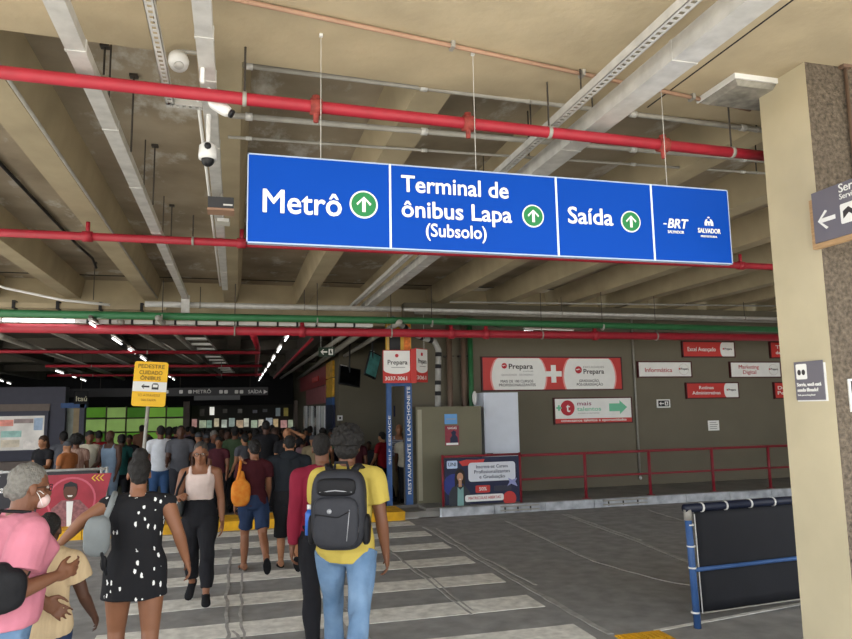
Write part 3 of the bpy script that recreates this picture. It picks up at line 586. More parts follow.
def exit_sign(label, u0, v0, u1, v1, Y, green=False):
    t, x0, x1, z0, z1 = board('exit_sign', label, u0, v0, u1, v1, mat('exit_green', '16301f', .5, vary=.05) if green else BLACK, d=.02, group='exit signs', frame=WPAINT if not green else None, Y=Y)
    h = z1 - z0; w = x1 - x0; zc = (z0 + z1) / 2
    plate('arrow', turn(arrow(w * .42, h * .6, h * .16), 90), (x0 + w * .33, Y - .02, zc), .004, WPAINT, t); plate('doorway', [(-.14 * w, -.34 * h), (.14 * w, -.34 * h), (.14 * w, .34 * h), (-.14 * w, .34 * h)], (x0 + w * .76, Y - .02, zc), .004, WPAINT, t)
    plate('running_figure', [(-.05 * w, -.3 * h), (0, -.1 * h), (.06 * w, -.3 * h), (.07 * w, -.05 * h), (.02 * w, .12 * h), (.03 * w, .27 * h), (-.03 * w, .27 * h), (-.06 * w, .02 * h)], (x0 + w * .76, Y - .024, zc), .003, mat('exit_green', '16301f') if green else BLACK, t)
    return t, x0, x1, z1
exit_sign('small exit sign with left arrow on the olive wall', 657.5, 400.5, 668.5, 406.5, WY)
t, x0, x1, z1 = exit_sign('green exit sign hanging over the passage', 318.5, 347.5, 334.5, 356.5, 14.9, True)
for x in (x0 + .05, x1 - .05): MB().tube([(x, 14.9, z1), (x, 14.9, 3.8)], .005, 5).build('hanging_wire', GALV, t)
def paper(name, label, u0, v0, u1, v1, Y, m=WPAINT, lines=4, cat='notice'):
    t, x0, x1, z0, z1 = board(name, label, u0, v0, u1, v1, m, cat, .006, Y=Y)
    for i in range(lines):
        z = z1 - (z1 - z0) * (i + 1) / (lines + 1); MB().box((x0 + (x1 - x0) * .15, Y - .009, z - .008), (x1 - (x1 - x0) * rng.uniform(.12, .3), Y - .006, z + .008)).build('print_line', TXTG, t)
    return t, x0, x1, z0, z1
paper('notice', 'small white paper notice on the wall under the course signs', 708, 420.5, 719, 430.5, WY)
p0, p1 = onY(632.5, 338, 13.86), onY(638.5, 478, 13.86); pp = pipe('conduit', 'thin grey vertical pipe on the wall between the signs', [(p0.x, 13.86, 3.9), (p0.x, 13.86, p1.z)], .022, GALVD)
MB().ell((p0.x, 13.85, p1.z), (.035, .035, .04)).build('outlet', GALV, pp, True)

RAILR = mat('dark_red_railing_paint', '7f1f2a', .5, vary=.1, vscale=9)
# ---- red railing on the platform
ry = 12.32
rail = thing('railing', 'red metal railing along the edge of the platform', 'railing', (8, ry, .15))
zt_ = 1.02
for z, r in ((zt_ - .02, .026), (.56, .02)): MB().tube([(5.14, ry, z), (14, ry, z)], r, 10).build('rail', RAILR, rail, True)
for x in (6.5, 7.9, 9.35, 10.72, 12.1, 13.5): MB().tube([(x, ry, .13), (x, ry, zt_)], .03, 10).build('post', RAILR, rail, True); MB().cbox((x, ry, .155), (.12, .1, .012)).build('foot_plate', RAILR, rail)
# ad banner on its own red frame
bn = thing('advertising_banner', 'navy advertising banner with a smiling woman on a red frame', 'banner', (4.4, 12.3, .15))
a, b = onY(444.5, 480, 12.3), onY(519, 480, 12.3); bx0, bx1 = a.x, b.x; bz0, bz1 = .17, 1.0
f = MB()
for x in (bx0 - .03, bx1 + .03): f.tube([(x, 12.3, .13), (x, 12.3, bz1 + .06)], .024, 10)
f.tube([(bx0 - .03, 12.3, bz1 + .03), (bx1 + .03, 12.3, bz1 + .03)], .022, 8); f.build('frame', RAILR, bn, True)
MB().box((bx0, 12.285, bz0), (bx1, 12.3, bz1)).build('canvas', NAVY, bn)
W_ = bx1 - bx0; H_ = bz1 - bz0; B = lambda u, v: (bx0 + u * W_, 12.285, bz0 + v * H_)
plate('swirl', [(-.25, .1), (-.1, .13), (.1, .12), (.25, .13), (.22, .05), (0, .03), (-.18, .02)], B(.36, .8), .003, REDS, bn)
plate('swirl', circ(.13, 20), B(.86, .08), .002, REDS, bn); plate('swirl', circ(.2, 24), B(.12, .42), .002, mat('bright_navy_vinyl', '23307a', .5, vary=.1), bn)
plate('text_panel', rrect(.92, .34, .06), B(.63, .68), .004, mat('pale_grey_vinyl', 'd3d6de', .5, vary=.03), bn)
for i, s in enumerate(('Inscreva-se: Cursos', 'Profissionalizantes', 'e Graduação')): text(s, .085, (B(.63, 0)[0], 12.28, bz0 + H_ * (.79 - i * .11)), NAVY, bn, 'CENTER', .012, width=(.62, .7, .5)[i])
plate('logo_panel', rrect(.2, .14, .02), B(.1, .86), .004, mat('pale_blue_vinyl', 'b9c8e4', .5, vary=.1), bn); text('UNI', .09, (B(.1, 0)[0], 12.28, B(0, .86)[2]), NAVY, bn, 'CENTER', .01)
plate('red_tag', rrect(.28, .13, .02), B(.50, .31), .005, REDS, bn); text('50%', .09, (B(.5, 0)[0], 12.279, B(0, .31)[2]), TXTW, bn, 'CENTER', .01)
plate('dark_tag', rrect(.34, .09, .02), B(.77, .31), .005, mat('dark_slate_vinyl', '2a2d3c', .5, vary=.05), bn)
plate('white_band', rrect(.75, .12, .04), B(.52, .12), .005, WPAINT, bn); text('MATRÍCULAS ABERTAS', .07, (B(.52, 0)[0], 12.279, B(0, .12)[2]), TXTR, bn, 'CENTER', .01, width=.62)
plate('scribble', [(-.1, -.06), (-.02, -.02), (.1, -.07), (.06, .02), (.1, .08), (0, .05), (-.08, .09), (-.05, .01)], B(.9, .42), .008, mat('lilac_print', '8f93c0', .5, vary=.1), bn)
SKP = mat('printed_skin', 'b98a6c', .6, vary=.05)
fig = plate('printed_woman', [(x * 1.25, y * 1.05) for x, y in [(-.17, -.34), (.15, -.34), (.15, -.12), (.09, -.02), (.03, .02), (-.04, .02), (-.12, -.02), (-.17, -.12)]], B(.20, .40), .004, mat('printed_jacket', '30343a', .6, vary=.15), bn)
HR = mat('printed_hair', '20150f', .6, vary=.1)
plate('hair', [(-.10, -.06), (-.105, .1), (-.085, .22), (-.03, .27), (.03, .27), (.085, .22), (.10, .1), (.09, -.05), (.05, .0), (-.05, .0)], B(.20, .44), .006, HR, fig); plate('neck', [(-.03, -.05), (.03, -.05), (.028, .06), (-.028, .06)], B(.20, .44), .008, SKP, fig)
plate('face', circ(.058, 18, 0, .125, 1.3), B(.20, .44), .009, SKP, fig); plate('blouse', [(-.06, -.36), (.06, -.36), (.06, -.02), (0, -.07), (-.05, -.02)], B(.20, .40), .009, mat('printed_blouse', '7ba3a0', .6, vary=.1), fig)
plate('smile', [(-.02, .09), (.02, .09), (.01, .078), (-.01, .078)], B(.20, .44), .011, WPAINT, fig)
# ---- cabinets against the wall
oc = thing('utility_cabinet', 'large olive utility cabinet with two notices', 'cabinet', (4, 13, .15))
oa, ob = onY(417, 450, 12.85), onY(482, 450, 12.85); oz = onY(450, 406.5, 12.85).z
MB().box((oa.x, 12.85, .15), (ob.x, 13.8, oz)).build('body', OLIVE, oc); MB().box((oa.x - .01, 12.84, oz - .03), (ob.x + .01, 13.81, oz)).build('lid', OLIVE, oc)
MB().box((oa.x + .02, 12.842, .2), (oa.x + .1, 12.85, oz - .05)).build('corner_strip', mat('pale_olive_strip', '9a9683', .7, vary=.05), oc)
paper('notice', 'small blue and white sticker on the olive cabinet', 444.5, 414, 457, 424, 12.845, mat('sky_blue_print', '5f97cf', .5, vary=.05), 1)
for v in (415.5, 422): 
    a, b = onY(445, v, 12.837), onY(456.5, v, 12.837)
t, x0, x1, z0, z1 = board('notice', 'red poster with a figure on the olive cabinet', 445, 425.5, 459, 445.5, mat('poster_red', '8d3340', .6, vary=.15, vscale=12), 'poster', .006, Y=12.845)
plate('printed_figure', [(-.07, -.15), (.09, -.15), (.08, -.02), (.04, .03), (.05, .09), (0, .12), (-.05, .08), (-.03, .02), (-.07, -.03)], ((x0 + x1) / 2 + .03, 12.839, (z0 + z1) / 2 - .02), .002, NAVY, t); MB().box((x0 + .02, 12.836, z0 + .01), (x1 - .02, 12.839, z0 + .05)).build('white_band', WPAINT, t)
text('VAGAS', .06, ((x0 + x1) / 2, 12.836, z1 - .05), TXTW, t, 'CENTER', .01)
wc = thing('white_cabinet', 'tall white metal cabinet beside the olive one', 'cabinet', (5.1, 13.2, .15))
wa, wb = onY(484.5, 430, 13.1), onY(519, 430, 13.1); wz = onY(500, 392.5, 13.1).z; WCAB = mat('white_cabinet_paint', 'cdd3de', .5, vary=.03)
MB().box((wa.x, 13.1, .15), (wb.x, 13.85, wz)).build('body', WCAB, wc); MB().box((wa.x + .03, 13.09, .2), (wb.x - .02, 13.1, wz - .04)).build('door', WCAB, wc)
h_ = MB().box((wa.x + .03, 13.05, .98), (wa.x + .15, 13.09, 1.01)).build('handle', RODM, wc); MB().ell((wa.x - .12, 13.3, wz - .1), (.05, .05, .14)).build('side_lamp', WHITE, wc, True)
# lagged pipe bending down to the olive cabinet
lp = thing('lagged_pipe', 'grey lagged pipe with black bands bending down to the olive cabinet', 'pipe', (4, 12.9, 2))
pts = [onY(392, 318, 12.55), onY(410, 332, 12.7), onY(424, 338, 12.9), onY(434, 341, 13), onY(438.5, 350, 13), onY(438, 380, 13), onY(438, 407, 13)]
MB().tube(pts, .06, 12).build('pipe', mat('grey_lagging', '9d9c98', .8, vary=.15, vscale=12), lp, True)
for i, x in ((0, .2), (0, .7), (1, .3), (1, .8), (2, .6), (4, .15), (4, .55), (5, .1), (5, .5)):
    q = pts[i].lerp(pts[i + 1], x); d = (pts[i + 1] - pts[i]).normalized(); MB().tube([q - d * .04, q + d * .04], .064, 12).build('band', BLACK, lp, True)

# ---- totem and hanging school sign at the passage corner
tt = thing('corner_totem', 'blue and yellow shop totem with white vertical lettering at the passage corner', 'totem', (3.1, 13, .15))
ty = 12.9; gx0, gx1 = onY(387.5, 420, ty).x, onY(412, 420, ty).x
for u0, u1, z in ((387.5, 392, .05), (406, 412.5, .1)):
    a, b = onY(u0, 440, ty), onY(u1, 440, ty); MB().box((a.x, ty, z), (b.x, ty + .1, 2.55)).build('post', POSTB, tt)
z0_, z1_ = onY(400, 386, ty).z, onY(400, 320, ty).z
MB().box((gx0, ty - .02, z0_), (gx1, ty + .12, z0_ + .14)).build('blue_band', POSTB, tt)
MB().box((gx0, ty - .02, z0_ + .14), (gx1, ty + .12, 3.62)).build('yellow_head', mat('totem_yellow', 'd0a53a', .5, vary=.1), tt)
a, b = onY(389, 340, ty), onY(400, 340, ty); MB().box((a.x, ty - .03, onY(390, 352, ty).z), (b.x, ty - .02, onY(390, 337, ty).z)).build('picture', BLACK, tt)
a, b = onY(403.5, 340, ty), onY(410, 340, ty); MB().box((a.x, ty - .03, onY(405, 350, ty).z), (b.x, ty - .02, 3.55)).build('picture', mat('orange_food_print', 'd9772c', .5, vary=.3, vscale=14), tt)
p = onY(409.2, 440, ty); text('RESTAURANTE E LANCHONETE', .085, (p.x, ty - .003, p.z), TXTW, tt, 'CENTER', .01, rot=FRONT @ Matrix.Rotation(R(90), 4, 'Z'), width=2.0)
p = onY(389.8, 440, ty); text('SELF SERVICE', .06, (p.x, ty - .003, p.z), TXTW, tt, 'CENTER', .005, rot=FRONT @ Matrix.Rotation(R(90), 4, 'Z'), width=.9)
paper('notice', 'navy notice on the recess wall behind the totem', 393.5, 405.5, 403.5, 416.5, 19.5, NAVY, 2)
ps = thing('hanging_sign', 'white and red folded school sign hanging below the red pipe', 'sign', (3, 12.5, 2.5)); sy_ = 12.55
def face(u0, u1, v0, v1, red, Y0, Y1):
    a, b = onY(u0, (v0 + v1) / 2, Y0), onY(u1, (v0 + v1) / 2, Y1); z0, z1 = onY(u0, v1, Y0).z, onY(u0, v0, Y0).z
    L_ = math.hypot(b.x - a.x, b.y - a.y); ang = math.atan2(b.y - a.y, b.x - a.x)
    return Matrix.Translation((a.x, a.y, z0)) @ Matrix.Rotation(ang, 4, 'Z') @ FRONT, L_, z1 - z0
for u0, u1, v0, v1, Y0, Y1, s1, s2 in ((383, 410.5, 350, 383, 12.5, 12.5, 'Prepara', '3037-3061'), (416, 427.5, 348, 382, 12.5, 12.75, 'Prepara', '3061')):
    Mf, L_, hh = face(u0, u1, v0, v1, False, Y0, Y1)
    pn = MB().prism([(0, 0), (L_, 0), (L_, hh), (0, hh)], -.03, Mf).build('panel', REDS, ps)
    ov = [(L_ * .02, hh * .98), (L_ * .02, hh * .4)] + [(L_ * .5 - L_ * .48 * math.cos(R(a)), hh * .4 - hh * .13 * math.sin(R(a))) for a in range(15, 180, 15)] + [(L_ * .98, hh * .4), (L_ * .98, hh * .98)]
    MB().prism(list(reversed(ov)), .004, Mf).build('white_field', WPAINT, pn)
    text(s1, hh * .2, Mf @ Vector((L_ * .52, hh * .62, .006)), TXTD, pn, 'CENTER', .012, rot=Mf.to_3x3().to_4x4(), width=L_ * .72); text(s2, hh * .16, Mf @ Vector((L_ * .48, hh * .13, .003)), TXTW, pn, 'CENTER', .012, rot=Mf.to_3x3().to_4x4(), width=L_ * .8)
    MB().prism(circ(hh * .055, 16, L_ * .5, hh * .83), .006, Mf).build('logo_ball', TXTR, pn); MB().prism([(L_ * .3, hh * .46), (L_ * .8, hh * .46), (L_ * .8, hh * .48), (L_ * .3, hh * .48)], .006, Mf).build('print_line', TXTG, pn)
a, b = onY(410.5, 366, 12.5), onY(416, 366, 12.5); MB().box((a.x, 12.47, onY(412, 383, 12.5).z), (b.x, 12.51, onY(412, 349, 12.5).z)).build('spine', REDS, ps)
for u in (388, 424): p = onY(u, 350, 12.5); MB().tube([(p.x, 12.5, p.z), (p.x, 12.5, 3.66)], .004, 5).build('hanging_wire', GALV, ps)

# ---- passage side wall fittings (plane X = 2.8)
def screen(label, u0, v0, u1, v1, Y, m, tilt, grp='hanging screens'):
    c = onY((u0 + u1) / 2, (v0 + v1) / 2, Y); w = onY(u1, v1, Y).x - onY(u0, v1, Y).x; hh = onY(u0, v0, Y).z - onY(u0, v1, Y).z
    t = thing('hanging_screen', label, 'screen', tuple(c), grp); M_ = Matrix.Translation(c) @ Matrix.Rotation(R(tilt[2]), 4, 'Z') @ Matrix.Rotation(R(tilt[1]), 4, 'Y') @ Matrix.Rotation(R(tilt[0]), 4, 'X')
    MB().cbox((0, 0, 0), (w, .06, hh), M_).build('case', BLACK, t); MB().cbox((0, -.032, 0), (w * .92, .006, hh * .9), M_).build('display', m, t); MB().tube([c, (c.x + .02, c.y + .05, 3.8)], .02, 8).build('bracket', BLACK, t); MB().cbox((-w * .3, 0, hh * .52), (w * .3, .03, .03), M_).build('label_strip', WHITE, t)
screen('black switched-off screen hanging in the recess', 338, 367, 361, 386, 16.5, GLASSD, (-14, 10, 14))
screen('tilted teal screen hanging nearer the totem', 366, 352, 379, 378, 15.0, TEAL, (-10, 22, 20))
sf = thing('shop_front', 'maroon shop front with yellow posters and white posts on the passage side', 'shop front', (2.7, 22, -.35))
def side(name, u0, v0, u1, v1, m, parent, X=2.72, th=.06):
    a, b = onX(u0, (v0 + v1) / 2, X), onX(u1, (v0 + v1) / 2, X); za, zb2 = onX((u0 + u1) / 2, v0, X).z, onX((u0 + u1) / 2, v1, X).z
    return MB().box((X, b.y, zb2), (X + th, a.y, za)).build(name, m, parent), a, b, za, zb2
side('fascia', 300, 372, 326, 388, MAROON, sf); side('sign_board', 306, 388, 325, 404, mat('dull_pink_vinyl', '94535a', .5, vary=.2, vscale=5), sf)
side('poster', 326, 362, 332.5, 378, mat('poster_yellow', 'c89a2c', .5, vary=.3, vscale=8), sf); side('poster', 326, 379, 332.5, 397, mat('poster_yellow', 'c89a2c'), sf); side('poster', 326, 398, 332.5, 405, POSTB, sf); side('dark_panel', 325, 405, 333, 436, NAVY, sf)
for u0, u1 in ((303.5, 305.5), (309, 311), (316, 318.5), (321, 324)): side('post', u0, 406, u1, 500, WHITE, sf, 2.68)
side('glass_front', 303, 406, 325, 500, GLASSD, sf, 2.73)
o_, a, b, za, zb2 = side('lettering_board', 312, 377, 318, 382, REDS, sf, 2.69)
sw_ = onY(340, 418, 19.48); t = thing('wall_switch', 'small white switch box on the recess wall', 'switch', tuple(sw_)); MB().cbox(sw_, (.14, .03, .14)).build('plate', WHITE, t); MB().cbox(sw_ + Vector((0, -.018, 0)), (.05, .01, .06)).build('button', BLACK, t)
MB().tube([sw_ + Vector((0, 0, -.05)), sw_ + Vector((0, 0, -.2))], .01, 6).build('cable_stub', RODM, t)

# ---- blue barrier with black tarpaulin, beside the pillar
BA, BB = Vector((3.85, 5.41, 0)), Vector((6.5, 5.62, 0)); dB = (BB - BA).normalized()
br = thing('barrier', 'blue tubular barrier covered with a black tarpaulin beside the pillar', 'barrier', tuple(BA))
for k in (0, 1.3, 2.6): p = BA + dB * k; MB().tube([p, p + Vector((-.03, 0, .985))], .03, 12).build('post', POSTB, br, True); MB().tube([p + Vector((-.027, 0, .9)), p + Vector((-.03, 0, .99))], .034, 12).build('post_cap', GALVD, br, True)
MB().tube([BA + Vector((-.06, 0, 1.0)), BA + dB * 2.65 + Vector((0, 0, 1.0))], .036, 12).build('top_rail', mat('dark_navy_rail', '131b31', .5, vary=.08), br, True)
MB().tube([BA + Vector((0, -.025, .485)), BA + dB * 2.65 + Vector((0, -.025, .485))], .018, 10).build('mid_rail', POSTB, br, True)
mb = MB(); n, m_ = 30, 10; pts = []
for i in range(n + 1):
    for j in range(m_ + 1):
        s_, z = i / n * 2.55 + .05, .12 + .86 * j / m_; w = .014 * noise.noise(Vector((s_ * 4, z * 3, 1))) + .018 * math.sin(s_ * 14) * max(0, .35 - abs(z - .05)); q = BA + dB * s_; pts.append(q + Vector((0, .012 + w, z)))
nb = len(pts); pts += [p + Vector((0, .004, 0)) for p in pts]; fs = []; ix = lambda i, j, b=0: b + i * (m_ + 1) + j
for i in range(n):
    for j in range(m_): fs.append((ix(i, j), ix(i + 1, j), ix(i + 1, j + 1), ix(i, j + 1))); fs.append((ix(i, j, nb), ix(i, j + 1, nb), ix(i + 1, j + 1, nb), ix(i + 1, j, nb)))
for i in range(n): fs.append((ix(i, 0), ix(i, 0, nb), ix(i + 1, 0, nb), ix(i + 1, 0))); fs.append((ix(i, m_), ix(i + 1, m_), ix(i + 1, m_, nb), ix(i, m_, nb)))
for j in range(m_): fs.append((ix(0, j), ix(0, j + 1), ix(0, j + 1, nb), ix(0, j, nb)))
mb.add(pts, fs); mb.build('tarpaulin', TARP, br, True)
for s_ in (.12, .38, .66, .93, 1.2, 1.5): q = BA + dB * s_ + Vector((0, 0, 1.0)); MB().tube([q - dB * .006, q + dB * .006], .042, 12).build('cable_tie', WHITE, br, True)
for z in (.13, .5, .68, .86): q = BA + Vector((-.015, 0, z)); MB().tube([q - Vector((0, 0, .006)), q + Vector((0, 0, .006))], .037, 12).build('cable_tie', WHITE, br, True)
MB().tube([BA + Vector((.05, -.01, .12)), BA + Vector((.03, -.01, .95))], .006, 6).build('tarp_edge_cord', GALV, br)
MB().tube([BA + Vector((.05, -.01, .12)), BA + dB * 2.6 + Vector((0, -.01, .12))], .005, 6).build('tarp_hem', GALVD, br)

# ---- signs on the pillar
PX = px0
p0, p1 = onX(795, 362, PX), onX(827, 399, PX)
nt_ = thing('notice', 'grey camera warning notice on the smooth side of the pillar', 'notice', (PX, p1.y, p1.z)); ya, yb = p0.y, p1.y; za, zb2 = onX(811, 361, PX).z, onX(812, 400, PX).z
MB().box((PX - .006, yb - .012, zb2 - .008), (PX, ya - .004, za - .015)).build('backing', WHITE, nt_); MB().box((PX - .012, yb, zb2), (PX - .006, ya, za)).build('board', GREYS, nt_)
hh = za - zb2; ww = ya - yb
plate('icon_panel', rrect(ww * .38, hh * .4, .01), (PX - .012, ya - ww * .26, za - hh * .26), .002, WPAINT, nt_, LEFT)
for s_ in (-.2, .2): plate('eye_mark', circ(ww * .06, 14, ww * .38 * s_, 0, 1.3), (PX - .014, ya - ww * .26, za - hh * .28), .002, TXTD, nt_, LEFT)
for i, s in enumerate(('Sorria, você está', 'sendo filmado!')): text(s, hh * .13, (PX - .0135, ya - ww * .07, za - hh * (.60 + .14 * i)), TXTW, nt_, 'LEFT', .02, rot=LEFT, width=ww * (.84, .72)[i])
text('Smile, you are being filmed', hh * .06, (PX - .0135, ya - ww * .07, za - hh * .87), TXTW, nt_, 'LEFT', 0, rot=LEFT, width=ww * .6)
# grey service sign on its wooden backing, standing out from the pillar's corner towards the camera
sg = thing('service_sign', 'grey service sign with a white left arrow on a wooden backing', 'sign', (3.5, 3.4, 2.6)); gy = py0; sx_ = px0 - .055
q0, q1 = onX(811, 194, sx_), onX(811, 245, sx_); zt2, zb3, yy = q0.z, q1.z, q0.y; L2 = .95
MB().box((sx_ + .012, yy - L2, zb3 - .03), (sx_ + .045, yy + .035, zt2 - .035)).build('wooden_backing', WOODM, sg)
MB().box((sx_, yy - L2, zb3), (sx_ + .012, yy, zt2)).build('board', GREYS, sg)
for z in (zb3 + .03, zt2 - .08): MB().box((sx_ + .045, gy - .3, z), (sx_ + .075, gy, z + .03)).build('bracket', RODM, sg); MB().box((sx_ + .045, gy - .03, z), (px0 + .06, gy, z + .03)).build('bracket', RODM, sg)
hb = zt2 - zb3; zc = (zt2 + zb3) / 2
plate('arrow', turn(arrow(.13, .12, .026), 90), (sx_, yy - .10, zc - .03), .003, TXTW, sg, LEFT)
plate('icon_panel', rrect(.12, .12, .01), (sx_, yy - .265, zc - .03), .003, WPAINT, sg, LEFT); plate('icon_mark', [(-.04, -.03), (.0, .0), (.04, -.03), (.04, .0), (0, .035), (-.04, .015)], (sx_ - .003, yy - .265, zc - .03), .002, TXTD, sg, LEFT)
text('Serviços', .075, (sx_ - .002, yy - .205, zt2 - .035), TXTW, sg, 'LEFT', .006, rot=LEFT); text('Services', .048, (sx_ - .002, yy - .205, zt2 - .085), TXTW, sg, 'LEFT', 0, rot=LEFT)
pn_ = thing('notice', 'white framed notice on the stippled front of the pillar', 'notice', (3.7, gy, 1.9)); q0, q1 = onY(847, 379, gy), onY(847, 412, gy)
MB().box((q0.x, gy - .012, q1.z), (q0.x + .16, gy, q0.z)).build('board', WPAINT, pn_); MB().box((q0.x + .012, gy - .015, q1.z + .012), (q0.x + .148, gy - .012, q0.z - .012)).build('print', TXTD, pn_)
pc = pipe('conduit', 'rusty vertical conduit down the front of the pillar', [(onY(842, 38, gy - .02).x, gy - .02, SOF), (onY(842, 38, gy - .02).x, gy - .02, 1.0)], .012, BROWNP); MB().cbox((onY(842, 38, gy - .02).x, gy - .02, SOF - .01), (.07, .05, .02)).build('flange', BROWNP, pc)

# ---- yellow pedestrian warning sign on its leaning pole
yY = 12.3; ys_ = thing('warning_sign', 'yellow pedestrian warning sign on a leaning grey pole', 'sign', (-1.45, yY, .15))
c = onY(150, 384, yY); bt = onY(139, 500, yY); w, h = onY(167, 384, yY).x - onY(133, 384, yY).x, .735
up = Vector((c.x - bt.x, 0, c.z - bt.z)).normalized(); lean = math.atan2(up.x, up.z); Ms = Matrix.Translation(c) @ Matrix.Rotation(R(3), 4, 'Y') @ FRONT
b_ = c + up * .3; k = (.15 - b_.z) / up.z; MB().tube([b_ + Vector((0, .03, 0)), b_ + up * k + Vector((0, .03, 0))], .03, 12).build('pole', GALVD, ys_, True)
pn = MB().prism(rrect(w, h, .04), -.012, Ms).build('panel', YELS, ys_); Mr = Ms.to_3x3().to_4x4()
MB().prism([(-w * .5, -h * .17), (w * .5, -h * .17), (w * .5, h * .05), (-w * .5, h * .05)], .003, Ms).build('white_band', WPAINT, pn)
for s, y, ww_ in (('PEDESTRE', .39, .78), ('CUIDADO', .25, .68), ('ÔNIBUS', .125, .60)): text(s, .09, Ms @ Vector((0, y * h, .002)), mat('brown_sign_print', '6a4e10', .6, vary=0), pn, 'CENTER', .012, rot=Mr, width=w * ww_)
for s, y, ww_ in (('SÓ ATRAVESSE', -.255, .66), ('NA FAIXA', -.36, .42)): text(s, .06, Ms @ Vector((0, y * h, .002)), mat('pale_brown_print', 'a87c14', .6, vary=0), pn, 'CENTER', .0, rot=Mr, width=w * ww_)
MB().prism([(x - w * .13, y - h * .06) for x, y in turn(arrow(w * .24, h * .1, h * .04), 90)], .005, Ms).build('arrow', TXTD, pn)
bus = MB(); bus.prism([(w * .06, -h * .12), (w * .26, -h * .12), (w * .26, -h * .02), (w * .22, h * .02), (w * .1, h * .02), (w * .06, -h * .02)], .005, Ms); bus.build('bus_mark', TXTD, pn); MB().prism([(w * .09, -h * .07), (w * .23, -h * .07), (w * .23, -h * .01), (w * .09, -h * .01)], .007, Ms).build('bus_window', WPAINT, pn)

# ---- left advertising barrier with a printed smiling man
ly = 12.45; lb = thing('advertising_banner', 'black and red advertising banner with a laughing man, behind the woman in pink', 'banner', (-2.6, ly, .15))
lx1 = onY(104, 500, ly).x; lx0 = lx1 - 2.9; lz1 = onY(80, 471, ly).z; lz0 = .17
MB().box((lx0, ly, lz0), (lx1 - .12, ly + .012, lz1)).build('canvas', mat('black_banner_vinyl', '232126', .5, vary=.1), lb)
f = MB(); f.tube([(lx0, ly + .03, lz1 + .02), (lx1, ly + .03, lz1 + .02)], .022, 8)
for x in (lx0, lx0 + 1.4, lx1 - .06, lx1 + .02): f.tube([(x, ly + .03, .13), (x, ly + .03, lz1 + .05)], .022, 8)
f.build('frame', GALV, lb, True)
q = onY(70, 500, ly); C_ = lambda dx, dz: (q.x + dx, ly, q.z + dz)
plate('red_field', [(-.55, -.42), (.42, -.42), (.6, .42), (-.35, .42)], C_(0, -.02), .002, mat('banner_red', 'a02a3a', .5, vary=.2, vscale=4), lb)
plate('ring', circ(.36, 28), C_(.02, .0), .004, mat('banner_rose', 'c4596a', .5, vary=.1), lb); plate('ring', circ(.33, 28), C_(.02, 0), .006, mat('banner_red', 'a02a3a'), lb)
fg = plate('printed_man', [(-.3, -.42), (.3, -.42), (.28, -.15), (.14, 0), (-.12, 0), (-.26, -.12)], C_(0, -.0), .009, mat('printed_plaid', '8a5a5c', .6, vary=.4, vscale=18), lb)
plate('shirt', [(-.03, -.42), (.03, -.42), (.05, -.02), (-.05, -.02)], C_(0, 0), .012, WPAINT, fg); plate('face', circ(.10, 20, 0, .13, 1.3), C_(0, 0), .013, mat('printed_dark_skin', '5e3c2c', .6, vary=.08), fg); plate('hair', [(-.105, .15), (-.09, .25), (0, .29), (.09, .25), (.105, .15), (.07, .21), (-.07, .21)], C_(0, 0), .015, BLACK, fg)
plate('smile', [(-.04, .075), (.04, .075), (.025, .05), (-.025, .05)], C_(0, 0), .015, WPAINT, fg); plate('arm', [(-.36, -.4), (-.2, -.4), (-.1, -.3), (-.14, -.24), (-.26, -.3)], C_(0, 0), .014, mat('printed_dark_skin', '5e3c2c'), fg)
for k in range(3): plate('chevron', [(0, 0), (.05, .05), (.07, .05), (.02, 0), (.07, -.05), (.05, -.05)], C_(.3 + k * .06, .33), .005, mat('banner_yellow', 'd9b52e', .5, vary=0), lb)
p_ = onY(3, 490, ly); text('Farmácia', .15, (p_.x - .25, ly - .002, p_.z), TXTW, lb, 'CENTER', .01); text('popular', .13, (p_.x - .25, ly - .002, p_.z + .2), TXTW, lb, 'CENTER', .01)

# ---- shop at the far left with its lit display
LY = 24.0; ls = thing('shop_front', 'slate blue shop front with a bright poster display at the far left', 'shop front', (-8, LY, -.35))
P_ = lambda u, v, Y=LY: onY(u, v, Y)
SLATE = mat('slate_blue_cladding', '4a4a58', .6, vary=.06); TAUPE = mat('taupe_cladding', '7d6f66', .6, vary=.06)
a, b = P_(-60, 387), P_(66, 387); MB().box((a.x, LY, P_(30, 404).z), (b.x, LY + .5, P_(30, 387).z)).build('fascia', SLATE, ls)
MB().box((a.x, LY + .05, -.35), (b.x, LY + .5, P_(30, 404).z)).build('wall', SLATE, ls); MB().box((a.x, LY - .02, P_(30, 411).z), (P_(50, 404).x, LY + .05, P_(30, 404).z)).build('taupe_band', TAUPE, ls)
dsp = MB().box((a.x, LY - .06, P_(20, 453).z), (P_(48, 430).x, LY, P_(20, 412).z)).build('display_frame', SLATE, ls)
MB().box((a.x, LY - .08, P_(20, 450).z), (P_(44.5, 430).x, LY - .06, P_(20, 416).z)).build('display', mat('lit_poster_display', 'b9b4ac', .4, vary=.25, vscale=1.6, emit=.35), dsp)
for u0, v0, u1, v1, c_ in ((0, 420, 14, 426, 'd98a7a'), (2, 431, 22, 437, '8fb5ab'), (15, 419, 34, 423, '8a7a76'), (35, 418, 43, 430, '93a5ba'), (24, 440, 42, 448, 'd3ccc4'), (2, 440, 20, 447, 'c9bda8')):
    a2, b2 = P_(u0, v0), P_(u1, v1); MB().box((a2.x, LY - .09, b2.z), (b2.x, LY - .08, a2.z)).build('poster', mat('poster_' + c_, c_, .5, vary=.2, vscale=6, emit=.2), dsp)
MB().box((P_(-60, 455).x, LY - .3, -.35), (P_(52, 455).x, LY, P_(20, 461).z)).build('counter', TAUPE, ls)
